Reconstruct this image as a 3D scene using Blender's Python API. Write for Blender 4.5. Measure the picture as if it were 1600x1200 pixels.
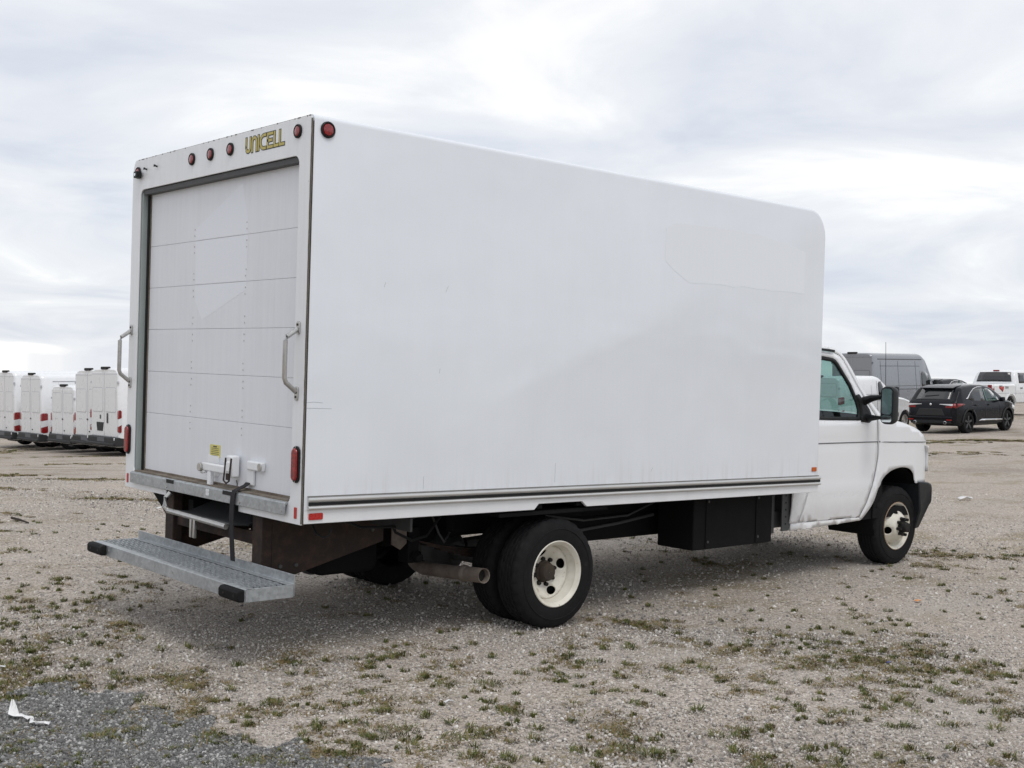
import bpy, bmesh, math, random
from mathutils import Vector, Matrix, geometry, noise

RAD = math.radians
random.seed(7)
for o in list(bpy.data.objects):
    bpy.data.objects.remove(o)
S = bpy.context.scene
COL = S.collection

# ------------------------------------------------------------------ camera
CAM = Vector((-3.5423, -7.0163, 1.7357))
cd = bpy.data.cameras.new('camera')
cam = bpy.data.objects.new('camera', cd)
COL.objects.link(cam)
cam.location = CAM
cam.rotation_euler = (1.5589, -0.0300, -0.7182)
cd.sensor_width = 36.0
cd.lens = 1866.06 / 1600.0 * 36.0
cd.clip_start = 0.1
cd.clip_end = 8000.0
S.camera = cam
S.render.resolution_x, S.render.resolution_y = 1024, 768

# ------------------------------------------------------------------ world: overcast sky
SUN_AZ_DIR = Vector((-0.30, -0.95, 0.0)).normalized()      # towards the sun, on the ground plane
SUN_EL = RAD(60)
W = bpy.data.worlds.new('World')
S.world = W
W.use_nodes = True
wn, wl = W.node_tree.nodes, W.node_tree.links
wn.clear()
def wnode(t, **k):
    n = wn.new(t)
    for a, b in k.items():
        setattr(n, a, b)
    return n
out = wnode('ShaderNodeOutputWorld')
sky = wnode('ShaderNodeTexSky', sky_type='NISHITA', sun_disc=False)
sky.sun_elevation = SUN_EL
sky.sun_rotation = math.atan2(SUN_AZ_DIR.x, SUN_AZ_DIR.y)
bg_sky = wnode('ShaderNodeBackground')
bg_sky.inputs['Strength'].default_value = 0.1
wl.new(sky.outputs[0], bg_sky.inputs['Color'])
tc = wnode('ShaderNodeTexCoord')
sep = wnode('ShaderNodeSeparateXYZ')
wl.new(tc.outputs['Generated'], sep.inputs[0])
def wmath(op, a, b=None, clamp=False):
    n = wnode('ShaderNodeMath', operation=op, use_clamp=clamp)
    for i, v in enumerate((a, b)):
        if v is None:
            continue
        if isinstance(v, (int, float)):
            n.inputs[i].default_value = v
        else:
            wl.new(v, n.inputs[i])
    return n.outputs[0]
zz = wmath('ADD', wmath('MAXIMUM', sep.outputs[2], 0.0), 0.16)
comb = wnode('ShaderNodeCombineXYZ')
wl.new(wmath('DIVIDE', sep.outputs[0], zz), comb.inputs[0])
wl.new(wmath('DIVIDE', sep.outputs[1], zz), comb.inputs[1])
def wnoise(scale, detail, rough, dist, off):
    m = wnode('ShaderNodeMapping')
    m.inputs['Location'].default_value = off
    wl.new(comb.outputs[0], m.inputs[0])
    n = wnode('ShaderNodeTexNoise')
    n.inputs['Scale'].default_value = scale
    n.inputs['Detail'].default_value = detail
    n.inputs['Roughness'].default_value = rough
    n.inputs['Distortion'].default_value = dist
    wl.new(m.outputs[0], n.inputs['Vector'])
    return n.outputs[0]
def wramp(fac, stops):
    r = wnode('ShaderNodeValToRGB')
    el = r.color_ramp.elements
    while len(el) < len(stops):
        el.new(0.5)
    for e, (p, c) in zip(el, stops):
        e.position = p
        e.color = (*c, 1)
    wl.new(fac, r.inputs[0])
    return r.outputs[0]
n1 = wnoise(1.3, 10, 0.55, 0.6, (6, 9, 0))
n2 = wnoise(0.42, 4, 0.5, 0.3, (14, 5.2, 0))
nn = wmath('ADD', wmath('MULTIPLY', n1, 0.70), wmath('MULTIPLY', n2, 0.42))
cl = wramp(nn, [(0.43, (0.645, 0.685, 0.77)), (0.52, (0.755, 0.783, 0.84)), (0.61, (0.85, 0.868, 0.90)), (0.70, (1.03, 1.025, 1.01))])
bg_cl = wnode('ShaderNodeBackground')
bg_cl.inputs['Strength'].default_value = 1.0
wl.new(cl, bg_cl.inputs['Color'])
mx = wnode('ShaderNodeMixShader')
mx.inputs[0].default_value = 0.93
wl.new(bg_sky.outputs[0], mx.inputs[1])
wl.new(bg_cl.outputs[0], mx.inputs[2])
wl.new(mx.outputs[0], out.inputs[0])

# ------------------------------------------------------------------ sun through the cloud
sl = bpy.data.lights.new('sun', 'SUN')
sl.energy = 0.95
sl.angle = RAD(24)
sl.color = (1.0, 0.965, 0.91)
sun = bpy.data.objects.new('sun', sl)
COL.objects.link(sun)
sd = Vector((SUN_AZ_DIR.x * math.cos(SUN_EL), SUN_AZ_DIR.y * math.cos(SUN_EL), math.sin(SUN_EL)))
sun.rotation_euler = sd.to_track_quat('Z', 'Y').to_euler()
sun.location = (0, 0, 30)

vs = S.view_settings
vs.view_transform = 'Standard'
vs.look = 'None'
vs.exposure = 0.12
vs.gamma = 1.0
vs.use_curve_mapping = False
S.render.engine = 'CYCLES'
S.cycles.max_bounces = 8
S.cycles.use_denoising = True

# ================================================================== helpers
def lerp(a, b, t):
    return a + (b - a) * t
def interp(x, pts):
    if x <= pts[0][0]:
        return pts[0][1]
    for (x0, y0), (x1, y1) in zip(pts, pts[1:]):
        if x <= x1:
            return y0 + (y1 - y0) * (x - x0) / max(1e-9, x1 - x0)
    return pts[-1][1]
def sstep(a, b, x):
    t = min(1, max(0, (x - a) / (b - a)))
    return t * t * (3 - 2 * t)

# ---------------- materials
MATS = {}
class NT:
    def __init__(s, name):
        s.m = bpy.data.materials.new(name)
        s.m.use_nodes = True
        s.n = s.m.node_tree.nodes
        s.l = s.m.node_tree.links
        s.b = s.n['Principled BSDF']
        MATS[name] = s.m
    def node(s, t, **k):
        n = s.n.new(t)
        for a, b in k.items():
            setattr(n, a, b)
        return n
    def set(s, **k):
        for a, v in k.items():
            a = a.replace('_', ' ')
            if isinstance(v, tuple) and len(v) == 3:
                v = (*v, 1)
            if hasattr(v, 'is_output'):
                s.l.new(v, s.b.inputs[a])
            else:
                s.b.inputs[a].default_value = v
        return s
    def coord(s, kind='Object'):
        return s.node('ShaderNodeTexCoord').outputs[kind]
    def pos(s):
        return s.node('ShaderNodeNewGeometry').outputs['Position']
    def mapping(s, v, scale=(1, 1, 1), loc=(0, 0, 0)):
        m = s.node('ShaderNodeMapping')
        m.inputs['Scale'].default_value = scale
        m.inputs['Location'].default_value = loc
        s.l.new(v, m.inputs[0])
        return m.outputs[0]
    def noise(s, v, scale, detail=4, rough=0.55, dist=0.0):
        n = s.node('ShaderNodeTexNoise')
        n.inputs['Scale'].default_value = scale
        n.inputs['Detail'].default_value = detail
        n.inputs['Roughness'].default_value = rough
        n.inputs['Distortion'].default_value = dist
        s.l.new(v, n.inputs['Vector'])
        return n.outputs[0]
    def voro(s, v, scale, feature='F1', out='Distance', rand=1.0):
        n = s.node('ShaderNodeTexVoronoi', feature=feature)
        n.inputs['Scale'].default_value = scale
        n.inputs['Randomness'].default_value = rand
        s.l.new(v, n.inputs['Vector'])
        return n.outputs[out]
    def ramp(s, f, stops, interp='LINEAR'):
        r = s.node('ShaderNodeValToRGB')
        r.color_ramp.interpolation = interp
        el = r.color_ramp.elements
        while len(el) < len(stops):
            el.new(0.5)
        for e, (p, c) in zip(el, stops):
            e.position = p
            e.color = (c, c, c, 1) if isinstance(c, (int, float)) else (*c, 1)
        s.l.new(f, r.inputs[0])
        return r.outputs[0]
    def mix(s, f, a, b, mode='MIX'):
        n = s.node('ShaderNodeMix', data_type='RGBA', blend_type=mode)
        for i, v in ((0, f), (6, a), (7, b)):
            if hasattr(v, 'is_output'):
                s.l.new(v, n.inputs[i])
            elif i == 0:
                n.inputs[0].default_value = v
            else:
                n.inputs[i].default_value = (*v, 1)
        return n.outputs[2]
    def math(s, op, a, b=0.0, clamp=False):
        n = s.node('ShaderNodeMath', operation=op, use_clamp=clamp)
        for i, v in enumerate((a, b)):
            if hasattr(v, 'is_output'):
                s.l.new(v, n.inputs[i])
            else:
                n.inputs[i].default_value = v
        return n.outputs[0]
    def bump(s, h, strength=0.3, dist=0.01):
        n = s.node('ShaderNodeBump')
        n.inputs['Strength'].default_value = strength
        n.inputs['Distance'].default_value = dist
        s.l.new(h, n.inputs['Height'])
        s.l.new(n.outputs[0], s.b.inputs['Normal'])
        return s

def simple(name, col, rough=0.5, metal=0.0, var=0.12, scale=14.0, coat=0.0, spec=0.5):
    t = NT(name)
    n = t.noise(t.coord(), scale, 5, 0.6)
    c2 = tuple(max(0, x * (1 - var)) for x in col)
    c1 = tuple(min(1, x * (1 + var * 0.6)) for x in col)
    t.set(Base_Color=t.mix(n, c2, c1), Metallic=metal)
    t.set(Roughness=t.ramp(n, [(0.3, max(0.02, rough - 0.07)), (0.7, min(1, rough + 0.1))]))
    t.b.inputs['Specular IOR Level'].default_value = spec
    t.b.inputs['Coat Weight'].default_value = coat
    t.b.inputs['Coat Roughness'].default_value = 0.05
    return t.m

def gel_material(name, col, rough, streak, wave, runs=False):
    t = NT(name)
    p = t.coord()
    fine = t.noise(p, 1.3, 5, 0.6, 0.4)
    st = t.noise(t.mapping(p, (3.0, 9.0, 0.5)), 3.0, 6, 0.65)
    g = t.ramp(fine, [(0.35, 0.965), (0.65, 1.0)])
    g2 = t.ramp(st, [(0.30, 1 - streak), (0.62, 1.0)])
    c = t.mix(1.0, t.mix(1.0, col, g, 'MULTIPLY'), g2, 'MULTIPLY')
    specks = t.voro(p, 3.1)
    sp = t.ramp(specks, [(0.012, 0.45), (0.02, 1.0)])
    c = t.mix(1.0, c, sp, 'MULTIPLY')
    if runs:      # dirt runs that crept up from the rub rail, and grey rub marks
        zc = t.node('ShaderNodeSeparateXYZ')
        t.l.new(p, zc.inputs[0])
        run = t.noise(t.mapping(p, (11.0, 11.0, 0.6)), 2.0, 5, 0.65)
        edge = t.math('ADD', zc.outputs[2], t.math('MULTIPLY', run, -0.55))
        m1 = t.math('MULTIPLY', t.ramp(edge, [(0.55, 1.0), (0.82, 0.0)]), t.ramp(run, [(0.42, 0.0), (0.62, 0.75)]))
        c = t.mix(t.math('MULTIPLY', m1, 0.30), c, (0.45, 0.42, 0.37))
        rub = t.noise(t.mapping(p, (0.9, 0.9, 3.2), (3, 1, 7)), 1.6, 8, 0.7, 1.2)
        c = t.mix(t.ramp(rub, [(0.66, 0.0), (0.74, 0.10)]), c, (0.40, 0.41, 0.43))
    t.set(Base_Color=c, Roughness=t.ramp(st, [(0.3, rough + 0.12), (0.7, rough)]))
    w = t.noise(t.mapping(p, (0.7, 0.7, 1.6)), 1.1, 2, 0.5, 0.3)
    t.bump(w, wave, 0.05)
    return t.m
gel_material('gelcoat_white', (0.785, 0.818, 0.868), 0.09, 0.012, 0.22, True)
gel_material('door_white', (0.755, 0.775, 0.815), 0.42, 0.045, 0.10)
gel_material('frame_white', (0.80, 0.815, 0.835), 0.35, 0.05, 0.05)
def cab_paint():
    t = NT('cab_white')
    p = t.coord()
    dust = t.noise(p, 5.0, 7, 0.7, 0.5)
    z = t.node('ShaderNodeSeparateXYZ')
    t.l.new(p, z.inputs[0])
    low = t.math('MULTIPLY', t.ramp(z.outputs[2], [(0.0, 1.0), (0.46, 1.0), (0.80, 0.0)]), t.ramp(dust, [(0.30, 0.05), (0.75, 0.55)]))
    t.set(Base_Color=t.mix(low, (0.82, 0.835, 0.86), (0.50, 0.45, 0.39)), Roughness=t.ramp(low, [(0, 0.24), (0.5, 0.6)]))
    t.b.inputs['Coat Weight'].default_value = 0.25
    t.b.inputs['Coat Roughness'].default_value = 0.06
cab_paint()
simple('film_ghost', (0.765, 0.79, 0.845), 0.38, var=0.03, scale=3)
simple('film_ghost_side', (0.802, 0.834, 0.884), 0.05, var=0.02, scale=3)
def galv():
    t = NT('galvanized')
    p = t.coord()
    v = t.voro(p, 55, out='Color')
    bw = t.node('ShaderNodeRGBToBW')
    t.l.new(v, bw.inputs[0])
    n = t.noise(p, 6, 6, 0.65)
    c = t.mix(t.math('ADD', t.math('MULTIPLY', bw.outputs[0], 0.45), t.math('MULTIPLY', n, 0.6)), (0.20, 0.22, 0.235), (0.56, 0.585, 0.60))
    t.set(Base_Color=c, Metallic=0.55, Roughness=t.ramp(bw.outputs[0], [(0, 0.38), (1, 0.58)]))
galv()
def rusty(name, a, b, c):
    t = NT(name)
    p = t.coord()
    n = t.noise(p, 9, 8, 0.7, 0.3)
    n2 = t.noise(p, 60, 4, 0.6)
    t.set(Base_Color=t.mix(t.math('MULTIPLY', n2, 0.35), t.ramp(n, [(0.3, a), (0.5, b), (0.7, c)]), (0.02, 0.015, 0.012)), Roughness=0.82)
    t.bump(n2, 0.25, 0.004)
rusty('rust_steel', (0.014, 0.010, 0.009), (0.032, 0.020, 0.016), (0.080, 0.040, 0.026))
rusty('exhaust_steel', (0.13, 0.10, 0.085), (0.20, 0.165, 0.14), (0.26, 0.22, 0.19))
rusty('wood_edge', (0.13, 0.10, 0.075), (0.2, 0.165, 0.13), (0.28, 0.25, 0.21))
simple('chassis_black', (0.009, 0.009, 0.0095), 0.8, var=0.5, scale=8, spec=0.18)
simple('chassis_grey', (0.07, 0.072, 0.075), 0.62, var=0.45, scale=10)
simple('seam_dirt', (0.12, 0.105, 0.085), 0.85, var=0.55, scale=26)
simple('black_plastic', (0.017, 0.018, 0.019), 0.48, var=0.25, spec=0.18)
simple('bumper_black', (0.024, 0.026, 0.028), 0.42, var=0.3, scale=7, spec=0.18)
simple('black_gloss', (0.006, 0.006, 0.007), 0.14, coat=0.4)
simple('steel', (0.52, 0.515, 0.50), 0.34, metal=0.85, var=0.3, scale=30)
simple('aluminium', (0.66, 0.66, 0.65), 0.36, metal=0.7, var=0.15, scale=4)
simple('jamb_grey', (0.30, 0.34, 0.335), 0.55, var=0.2, scale=6)
simple('webbing', (0.035, 0.033, 0.036), 0.85, var=0.4, scale=40, spec=0.18)
simple('yellow_print', (0.62, 0.56, 0.17), 0.5, var=0.1)
simple('logo_yellow', (0.50, 0.42, 0.12), 0.5, var=0.2, scale=40)
simple('logo_black', (0.02, 0.02, 0.018), 0.5)
simple('ink_dark', (0.05, 0.05, 0.045), 0.6)
simple('amber', (0.52, 0.11, 0.012), 0.3, var=0.2, scale=60)
simple('seat_grey', (0.10, 0.105, 0.11), 0.8)
simple('red_reflector', (0.47, 0.022, 0.018), 0.3, var=0.25, scale=80)
simple('white_lens', (0.75, 0.76, 0.78), 0.2)
simple('hub_black', (0.022, 0.021, 0.02), 0.55, var=0.5, scale=30, spec=0.18)
def red_lens():
    t = NT('red_lens')
    p = t.coord()
    v = t.voro(p, 70)
    t.set(Base_Color=t.ramp(v, [(0.0, (0.42, 0.02, 0.022)), (0.6, (0.20, 0.008, 0.010))]), Roughness=0.12)
    t.b.inputs['Coat Weight'].default_value = 0.6
    t.bump(v, 0.15, 0.004)
red_lens()
def rubber():
    t = NT('rubber')
    p = t.coord()
    n = t.noise(p, 12, 7, 0.65)
    t.set(Base_Color=t.ramp(n, [(0.3, (0.0065, 0.0065, 0.0075)), (0.6, (0.011, 0.011, 0.012)), (0.8, (0.028, 0.026, 0.024))]), Roughness=0.8)
    t.b.inputs['Specular IOR Level'].default_value = 0.22
    t.bump(t.noise(p, 140, 3, 0.6), 0.25, 0.002)
rubber()
rusty('hub_rust', (0.022, 0.018, 0.015), (0.045, 0.032, 0.024), (0.085, 0.06, 0.042))
def rim_mat():
    t = NT('rim_cream')
    p = t.coord()
    n = t.noise(p, 22, 7, 0.7, 0.4)
    n2 = t.noise(p, 5, 4, 0.6)
    c = t.mix(t.ramp(n2, [(0.35, 0.0), (0.7, 0.7)]), (0.76, 0.735, 0.66), (0.55, 0.505, 0.41))
    t.set(Base_Color=t.mix(t.ramp(n, [(0.60, 0.0), (0.72, 0.8)]), c, (0.20, 0.11, 0.055)), Roughness=0.42)
rim_mat()
simple('rim_edge_rust', (0.33, 0.22, 0.14), 0.7, var=0.5, scale=40)
def glass_mat(name, tint, dark):
    t = NT(name)
    t.set(Base_Color=tint, Roughness=0.02)
    t.b.inputs['Specular IOR Level'].default_value = 0.6
    o = t.n['Material Output']
    tr = t.node('ShaderNodeBsdfTransparent')
    tr.inputs[0].default_value = (*tint, 1)
    ms = t.node('ShaderNodeMixShader')
    ms.inputs[0].default_value = dark
    gl = t.node('ShaderNodeBsdfGlossy')
    gl.inputs['Roughness'].default_value = 0.01
    gl.inputs[0].default_value = (1, 1, 1, 1)
    lw = t.node('ShaderNodeLayerWeight')
    lw.inputs[0].default_value = 0.5
    fr_ = t.math('ADD', t.math('MULTIPLY', t.math('POWER', lw.outputs['Facing'], 4.0), 0.75), 0.045)
    ms2 = t.node('ShaderNodeMixShader')
    t.l.new(tr.outputs[0], ms.inputs[1])
    t.l.new(t.b.outputs[0], ms.inputs[2])
    t.l.new(fr_, ms2.inputs[0])
    t.l.new(ms.outputs[0], ms2.inputs[1])
    t.l.new(gl.outputs[0], ms2.inputs[2])
    t.l.new(ms2.outputs[0], o.inputs[0])
glass_mat('cab_glass', (0.50, 0.66, 0.63), 0.0)
glass_mat('tint_glass', (0.035, 0.04, 0.042), 0.6)
simple('mirror_glass', (0.75, 0.80, 0.80), 0.02, metal=1.0, var=0.02)
simple('van_white', (0.80, 0.81, 0.825), 0.28, var=0.04, scale=2, coat=0.4)
simple('van_grey', (0.27, 0.283, 0.305), 0.30, metal=0.3, var=0.05, scale=2, coat=0.5)
simple('suv_black', (0.006, 0.0065, 0.010), 0.2, var=0.1, spec=0.22)
simple('bumper_grey', (0.030, 0.031, 0.033), 0.6, var=0.2, spec=0.3)
simple('groove', (0.50, 0.51, 0.54), 0.6)
simple('groove_dark', (0.10, 0.105, 0.115), 0.6)
simple('chrome', (0.85, 0.86, 0.88), 0.10, metal=1.0, var=0.03)
simple('dark_glass', (0.012, 0.014, 0.016), 0.04, var=0.1, spec=0.8)
simple('decal_red', (0.40, 0.035, 0.03), 0.5)
simple('decal_dark', (0.05, 0.045, 0.05), 0.5)
simple('plastic_litter', (0.80, 0.80, 0.80), 0.4, var=0.05)
simple('orange_litter', (0.75, 0.33, 0.12), 0.6)
simple('blue_litter', (0.06, 0.07, 0.22), 0.5)
simple('stick_wood', (0.035, 0.027, 0.020), 0.9, var=0.4)

# ---------------- mesh builder
class MB:
    def __init__(s):
        s.v, s.f, s.cuts = [], [], []
    def add(s, vs_, fs):
        o = len(s.v)
        s.cuts.append((o, len(s.f)))
        s.v += [tuple(p) for p in vs_]
        s.f += [tuple(i + o for i in f) for f in fs]
        return s
    def box(s, x0, x1, y0, y1, z0, z1):
        x0, x1 = min(x0, x1), max(x0, x1)
        y0, y1 = min(y0, y1), max(y0, y1)
        z0, z1 = min(z0, z1), max(z0, z1)
        return s.add([(x0, y0, z0), (x1, y0, z0), (x1, y1, z0), (x0, y1, z0), (x0, y0, z1), (x1, y0, z1), (x1, y1, z1), (x0, y1, z1)],
                     [(0, 3, 2, 1), (4, 5, 6, 7), (0, 1, 5, 4), (1, 2, 6, 5), (2, 3, 7, 6), (3, 0, 4, 7)])
    def prism(s, poly, axis, a, b):
        """poly in the two other axes (in xyz order), extruded along axis from a to b"""
        n = len(poly)
        def P(q, t):
            return {0: (t, q[0], q[1]), 1: (q[0], t, q[1]), 2: (q[0], q[1], t)}[axis]
        vs_ = [P(q, a) for q in poly] + [P(q, b) for q in poly]
        fs = [tuple(range(n)), tuple(range(2 * n - 1, n - 1, -1))] + [(i, i + n, (i + 1) % n + n, (i + 1) % n) for i in range(n)]
        return s.add(vs_, fs)
    def tube(s, path, r, seg=10, caps=True):
        path = [Vector(p) for p in path]
        n = len(path)
        rs = r if isinstance(r, (list, tuple)) else [r] * n
        ref = Vector((0, 0, 1))
        rings = []
        for i, p in enumerate(path):
            t = (path[min(i + 1, n - 1)] - path[max(i - 1, 0)]).normalized()
            u = t.cross(ref)
            if u.length < 0.05:
                u = t.cross(Vector((1, 0, 0)))
            u.normalize()
            w = u.cross(t).normalized()
            rings.append([p + (u * math.cos(k * 2 * math.pi / seg) + w * math.sin(k * 2 * math.pi / seg)) * rs[i] for k in range(seg)])
        vs_ = [q for rg in rings for q in rg]
        fs = []
        for i in range(n - 1):
            for k in range(seg):
                k2 = (k + 1) % seg
                fs.append((i * seg + k, i * seg + k2, (i + 1) * seg + k2, (i + 1) * seg + k))
        if caps:
            fs += [tuple(range(seg))[::-1], tuple((n - 1) * seg + k for k in range(seg))]
        return s.add(vs_, fs)
    def lathe(s, prof, c, axis=1, seg=32, closed=False, rfun=None):
        """prof: (radius, offset along axis); centre c"""
        vs_, fs = [], []
        n = len(prof)
        for k in range(seg):
            a = 2 * math.pi * k / seg
            for j, (r, h) in enumerate(prof):
                rr = r if rfun is None else rfun(k, j, r)
                q = [0, 0, 0]
                q[axis] = h
                q[(axis + 1) % 3] = rr * math.cos(a)
                q[(axis + 2) % 3] = rr * math.sin(a)
                vs_.append((c[0] + q[0], c[1] + q[1], c[2] + q[2]))
        for k in range(seg):
            k2 = (k + 1) % seg
            for j in range(n if closed else n - 1):
                j2 = (j + 1) % n
                fs.append((k * n + j, k * n + j2, k2 * n + j2, k2 * n + j))
        return s.add(vs_, fs)
    def disc(s, c, r, axis, h, seg=20, r2=None):
        """short solid disc from c along axis by h; r2 = radius at the far end"""
        r2 = r if r2 is None else r2
        return s.lathe([(0.0001, 0), (r, 0), (r2, h), (0.0001, h)], c, axis, seg)
    def each(s, name, mat, parent=None, **k):
        '''one object for every piece that was added'''
        lim = s.cuts + [(len(s.v), len(s.f))]
        o = None
        for (v0, f0), (v1, f1) in zip(lim, lim[1:]):
            q = MB()
            q.v = s.v[v0:v1]
            q.f = [tuple(i - v0 for i in f) for f in s.f[f0:f1]]
            o = q.build(name, mat, parent, **k)
        return o
    def build(s, name, mat, parent=None, bevel=0.0, seg=2, smooth=True, angle=35, loc=None, weld=False):
        me = bpy.data.meshes.new(name)
        me.from_pydata(s.v, [], s.f)
        return finish(name, me, mat, parent, bevel, seg, smooth, angle, weld)

def finish(name, me, mat, parent=None, bevel=0.0, seg=2, smooth=True, angle=35, weld=False):
    bm = bmesh.new()
    bm.from_mesh(me)
    if weld:
        bmesh.ops.remove_doubles(bm, verts=bm.verts, dist=1e-5)
    bmesh.ops.recalc_face_normals(bm, faces=bm.faces)
    bm.to_mesh(me)
    bm.free()
    o = bpy.data.objects.new(name, me)
    COL.objects.link(o)
    me.materials.append(MATS[mat] if isinstance(mat, str) else mat)
    if parent is not None:
        o.parent = parent
    if bevel > 0:
        md = o.modifiers.new('bevel', 'BEVEL')
        md.width = bevel
        md.segments = seg
        md.limit_method = 'ANGLE'
        md.angle_limit = RAD(40)
    if smooth:
        for p in me.polygons:
            p.use_smooth = True
        me.set_sharp_from_angle(angle=RAD(angle))
    return o

def thing(name, label, cat, loc=(0, 0, 0), group=None):
    o = bpy.data.objects.new(name, None)
    COL.objects.link(o)
    o.location = loc
    o.empty_display_size = 0.2
    o['label'] = label
    o['category'] = cat
    if group:
        o['group'] = group
    return o
def tag(o, label=None, cat=None, group=None, kind=None):
    if label: o['label'] = label
    if cat: o['category'] = cat
    if group: o['group'] = group
    if kind: o['kind'] = kind
    return o

def inside(p, poly):
    x, y = p
    c = False
    n = len(poly)
    for i in range(n):
        x0, y0 = poly[i]
        x1, y1 = poly[i - 1]
        if (y0 > y) != (y1 > y) and x < (x1 - x0) * (y - y0) / (y1 - y0) + x0:
            c = not c
    return c
def densify(poly, step):
    o = []
    n = len(poly)
    for i in range(n):
        a, b = poly[i], poly[(i + 1) % n]
        L = math.hypot(b[0] - a[0], b[1] - a[1])
        k = max(1, int(math.ceil(L / step)))
        o += [(lerp(a[0], b[0], j / k), lerp(a[1], b[1], j / k)) for j in range(k)]
    return o
def patch(outer, holes, step, fn):
    """triangulated polygon with holes, mapped to 3D by fn(u, v)"""
    loops = [densify(outer, step)] + [densify(h, step) for h in holes]
    pts, edges = [], []
    for lp in loops:
        o = len(pts)
        pts += lp
        edges += [(o + i, o + (i + 1) % len(lp)) for i in range(len(lp))]
    xs = [p[0] for p in outer]
    ys = [p[1] for p in outer]
    x = min(xs) + step * 0.5
    while x < max(xs):
        y = min(ys) + step * 0.5
        while y < max(ys):
            if inside((x, y), outer) and not any(inside((x, y), h) for h in holes):
                if all((x - q[0]) ** 2 + (y - q[1]) ** 2 > (0.45 * step) ** 2 for lp in loops for q in lp):
                    pts.append((x, y))
            y += step
        x += step
    r = geometry.delaunay_2d_cdt([Vector(p) for p in pts], edges, [], 0, 1e-6)
    V, F = r[0], r[2]
    fs = []
    for f in F:
        c = (sum(V[i].x for i in f) / len(f), sum(V[i].y for i in f) / len(f))
        if inside(c, outer) and not any(inside(c, h) for h in holes):
            fs.append(tuple(f))
    m = MB()
    m.add([fn(v.x, v.y) for v in V], fs)
    return m
def solid(o, t, off=-1.0):
    md = o.modifiers.new('thickness', 'SOLIDIFY')
    md.thickness = t
    md.offset = off
    return o
def rounded(x0, x1, y0, y1, r, k=5):
    o = []
    for cx, cy, a0 in ((x1 - r, y1 - r, 0), (x0 + r, y1 - r, 90), (x0 + r, y0 + r, 180), (x1 - r, y0 + r, 270)):
        for i in range(k + 1):
            a = RAD(a0 + 90 * i / k)
            o.append((cx + r * math.cos(a), cy + r * math.sin(a)))
    return o
def ellipse(cx, cy, rx, ry, k=20, rot=0.0):
    o = []
    for i in range(k):
        a = 2 * math.pi * i / k
        x, y = rx * math.cos(a), ry * math.sin(a)
        o.append((cx + x * math.cos(rot) - y * math.sin(rot), cy + x * math.sin(rot) + y * math.cos(rot)))
    return o
def clip_z(poly, z0, z1):
    def half(pl, f):
        o = []
        for i in range(len(pl)):
            a, b = pl[i - 1], pl[i]
            fa, fb = f(a), f(b)
            if (fa >= 0) != (fb >= 0):
                t = fa / (fa - fb)
                o.append((lerp(a[0], b[0], t), lerp(a[1], b[1], t)))
            if fb >= 0:
                o.append(b)
        return o
    poly = half(poly, lambda p: p[1] - z0)
    return half(poly, lambda p: z1 - p[1]) if poly else []

# ================================================================== ground
FWD = Vector((0.658, 0.753)).normalized()
RGT = Vector((0.753, -0.658)).normalized()
def ground_z(x, y):
    v = Vector((x - CAM.x, y - CAM.y))
    d, u = v.dot(FWD), v.dot(RGT)
    if d < 11:
        return 0.0
    r = max(-1.2, min(1.2, u / d))
    a = max(-1.95, min(0.06, -0.80 + 2.15 * r))
    z = a * sstep(11, 46, d)
    wgt = lerp(1.0, 0.15, sstep(-0.25, 0.3, r))
    z += 0.30 * sstep(42, 52, d) * sstep(.18, .30, r)
    return z - 0.022 * max(0, d - 46) * wgt

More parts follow.
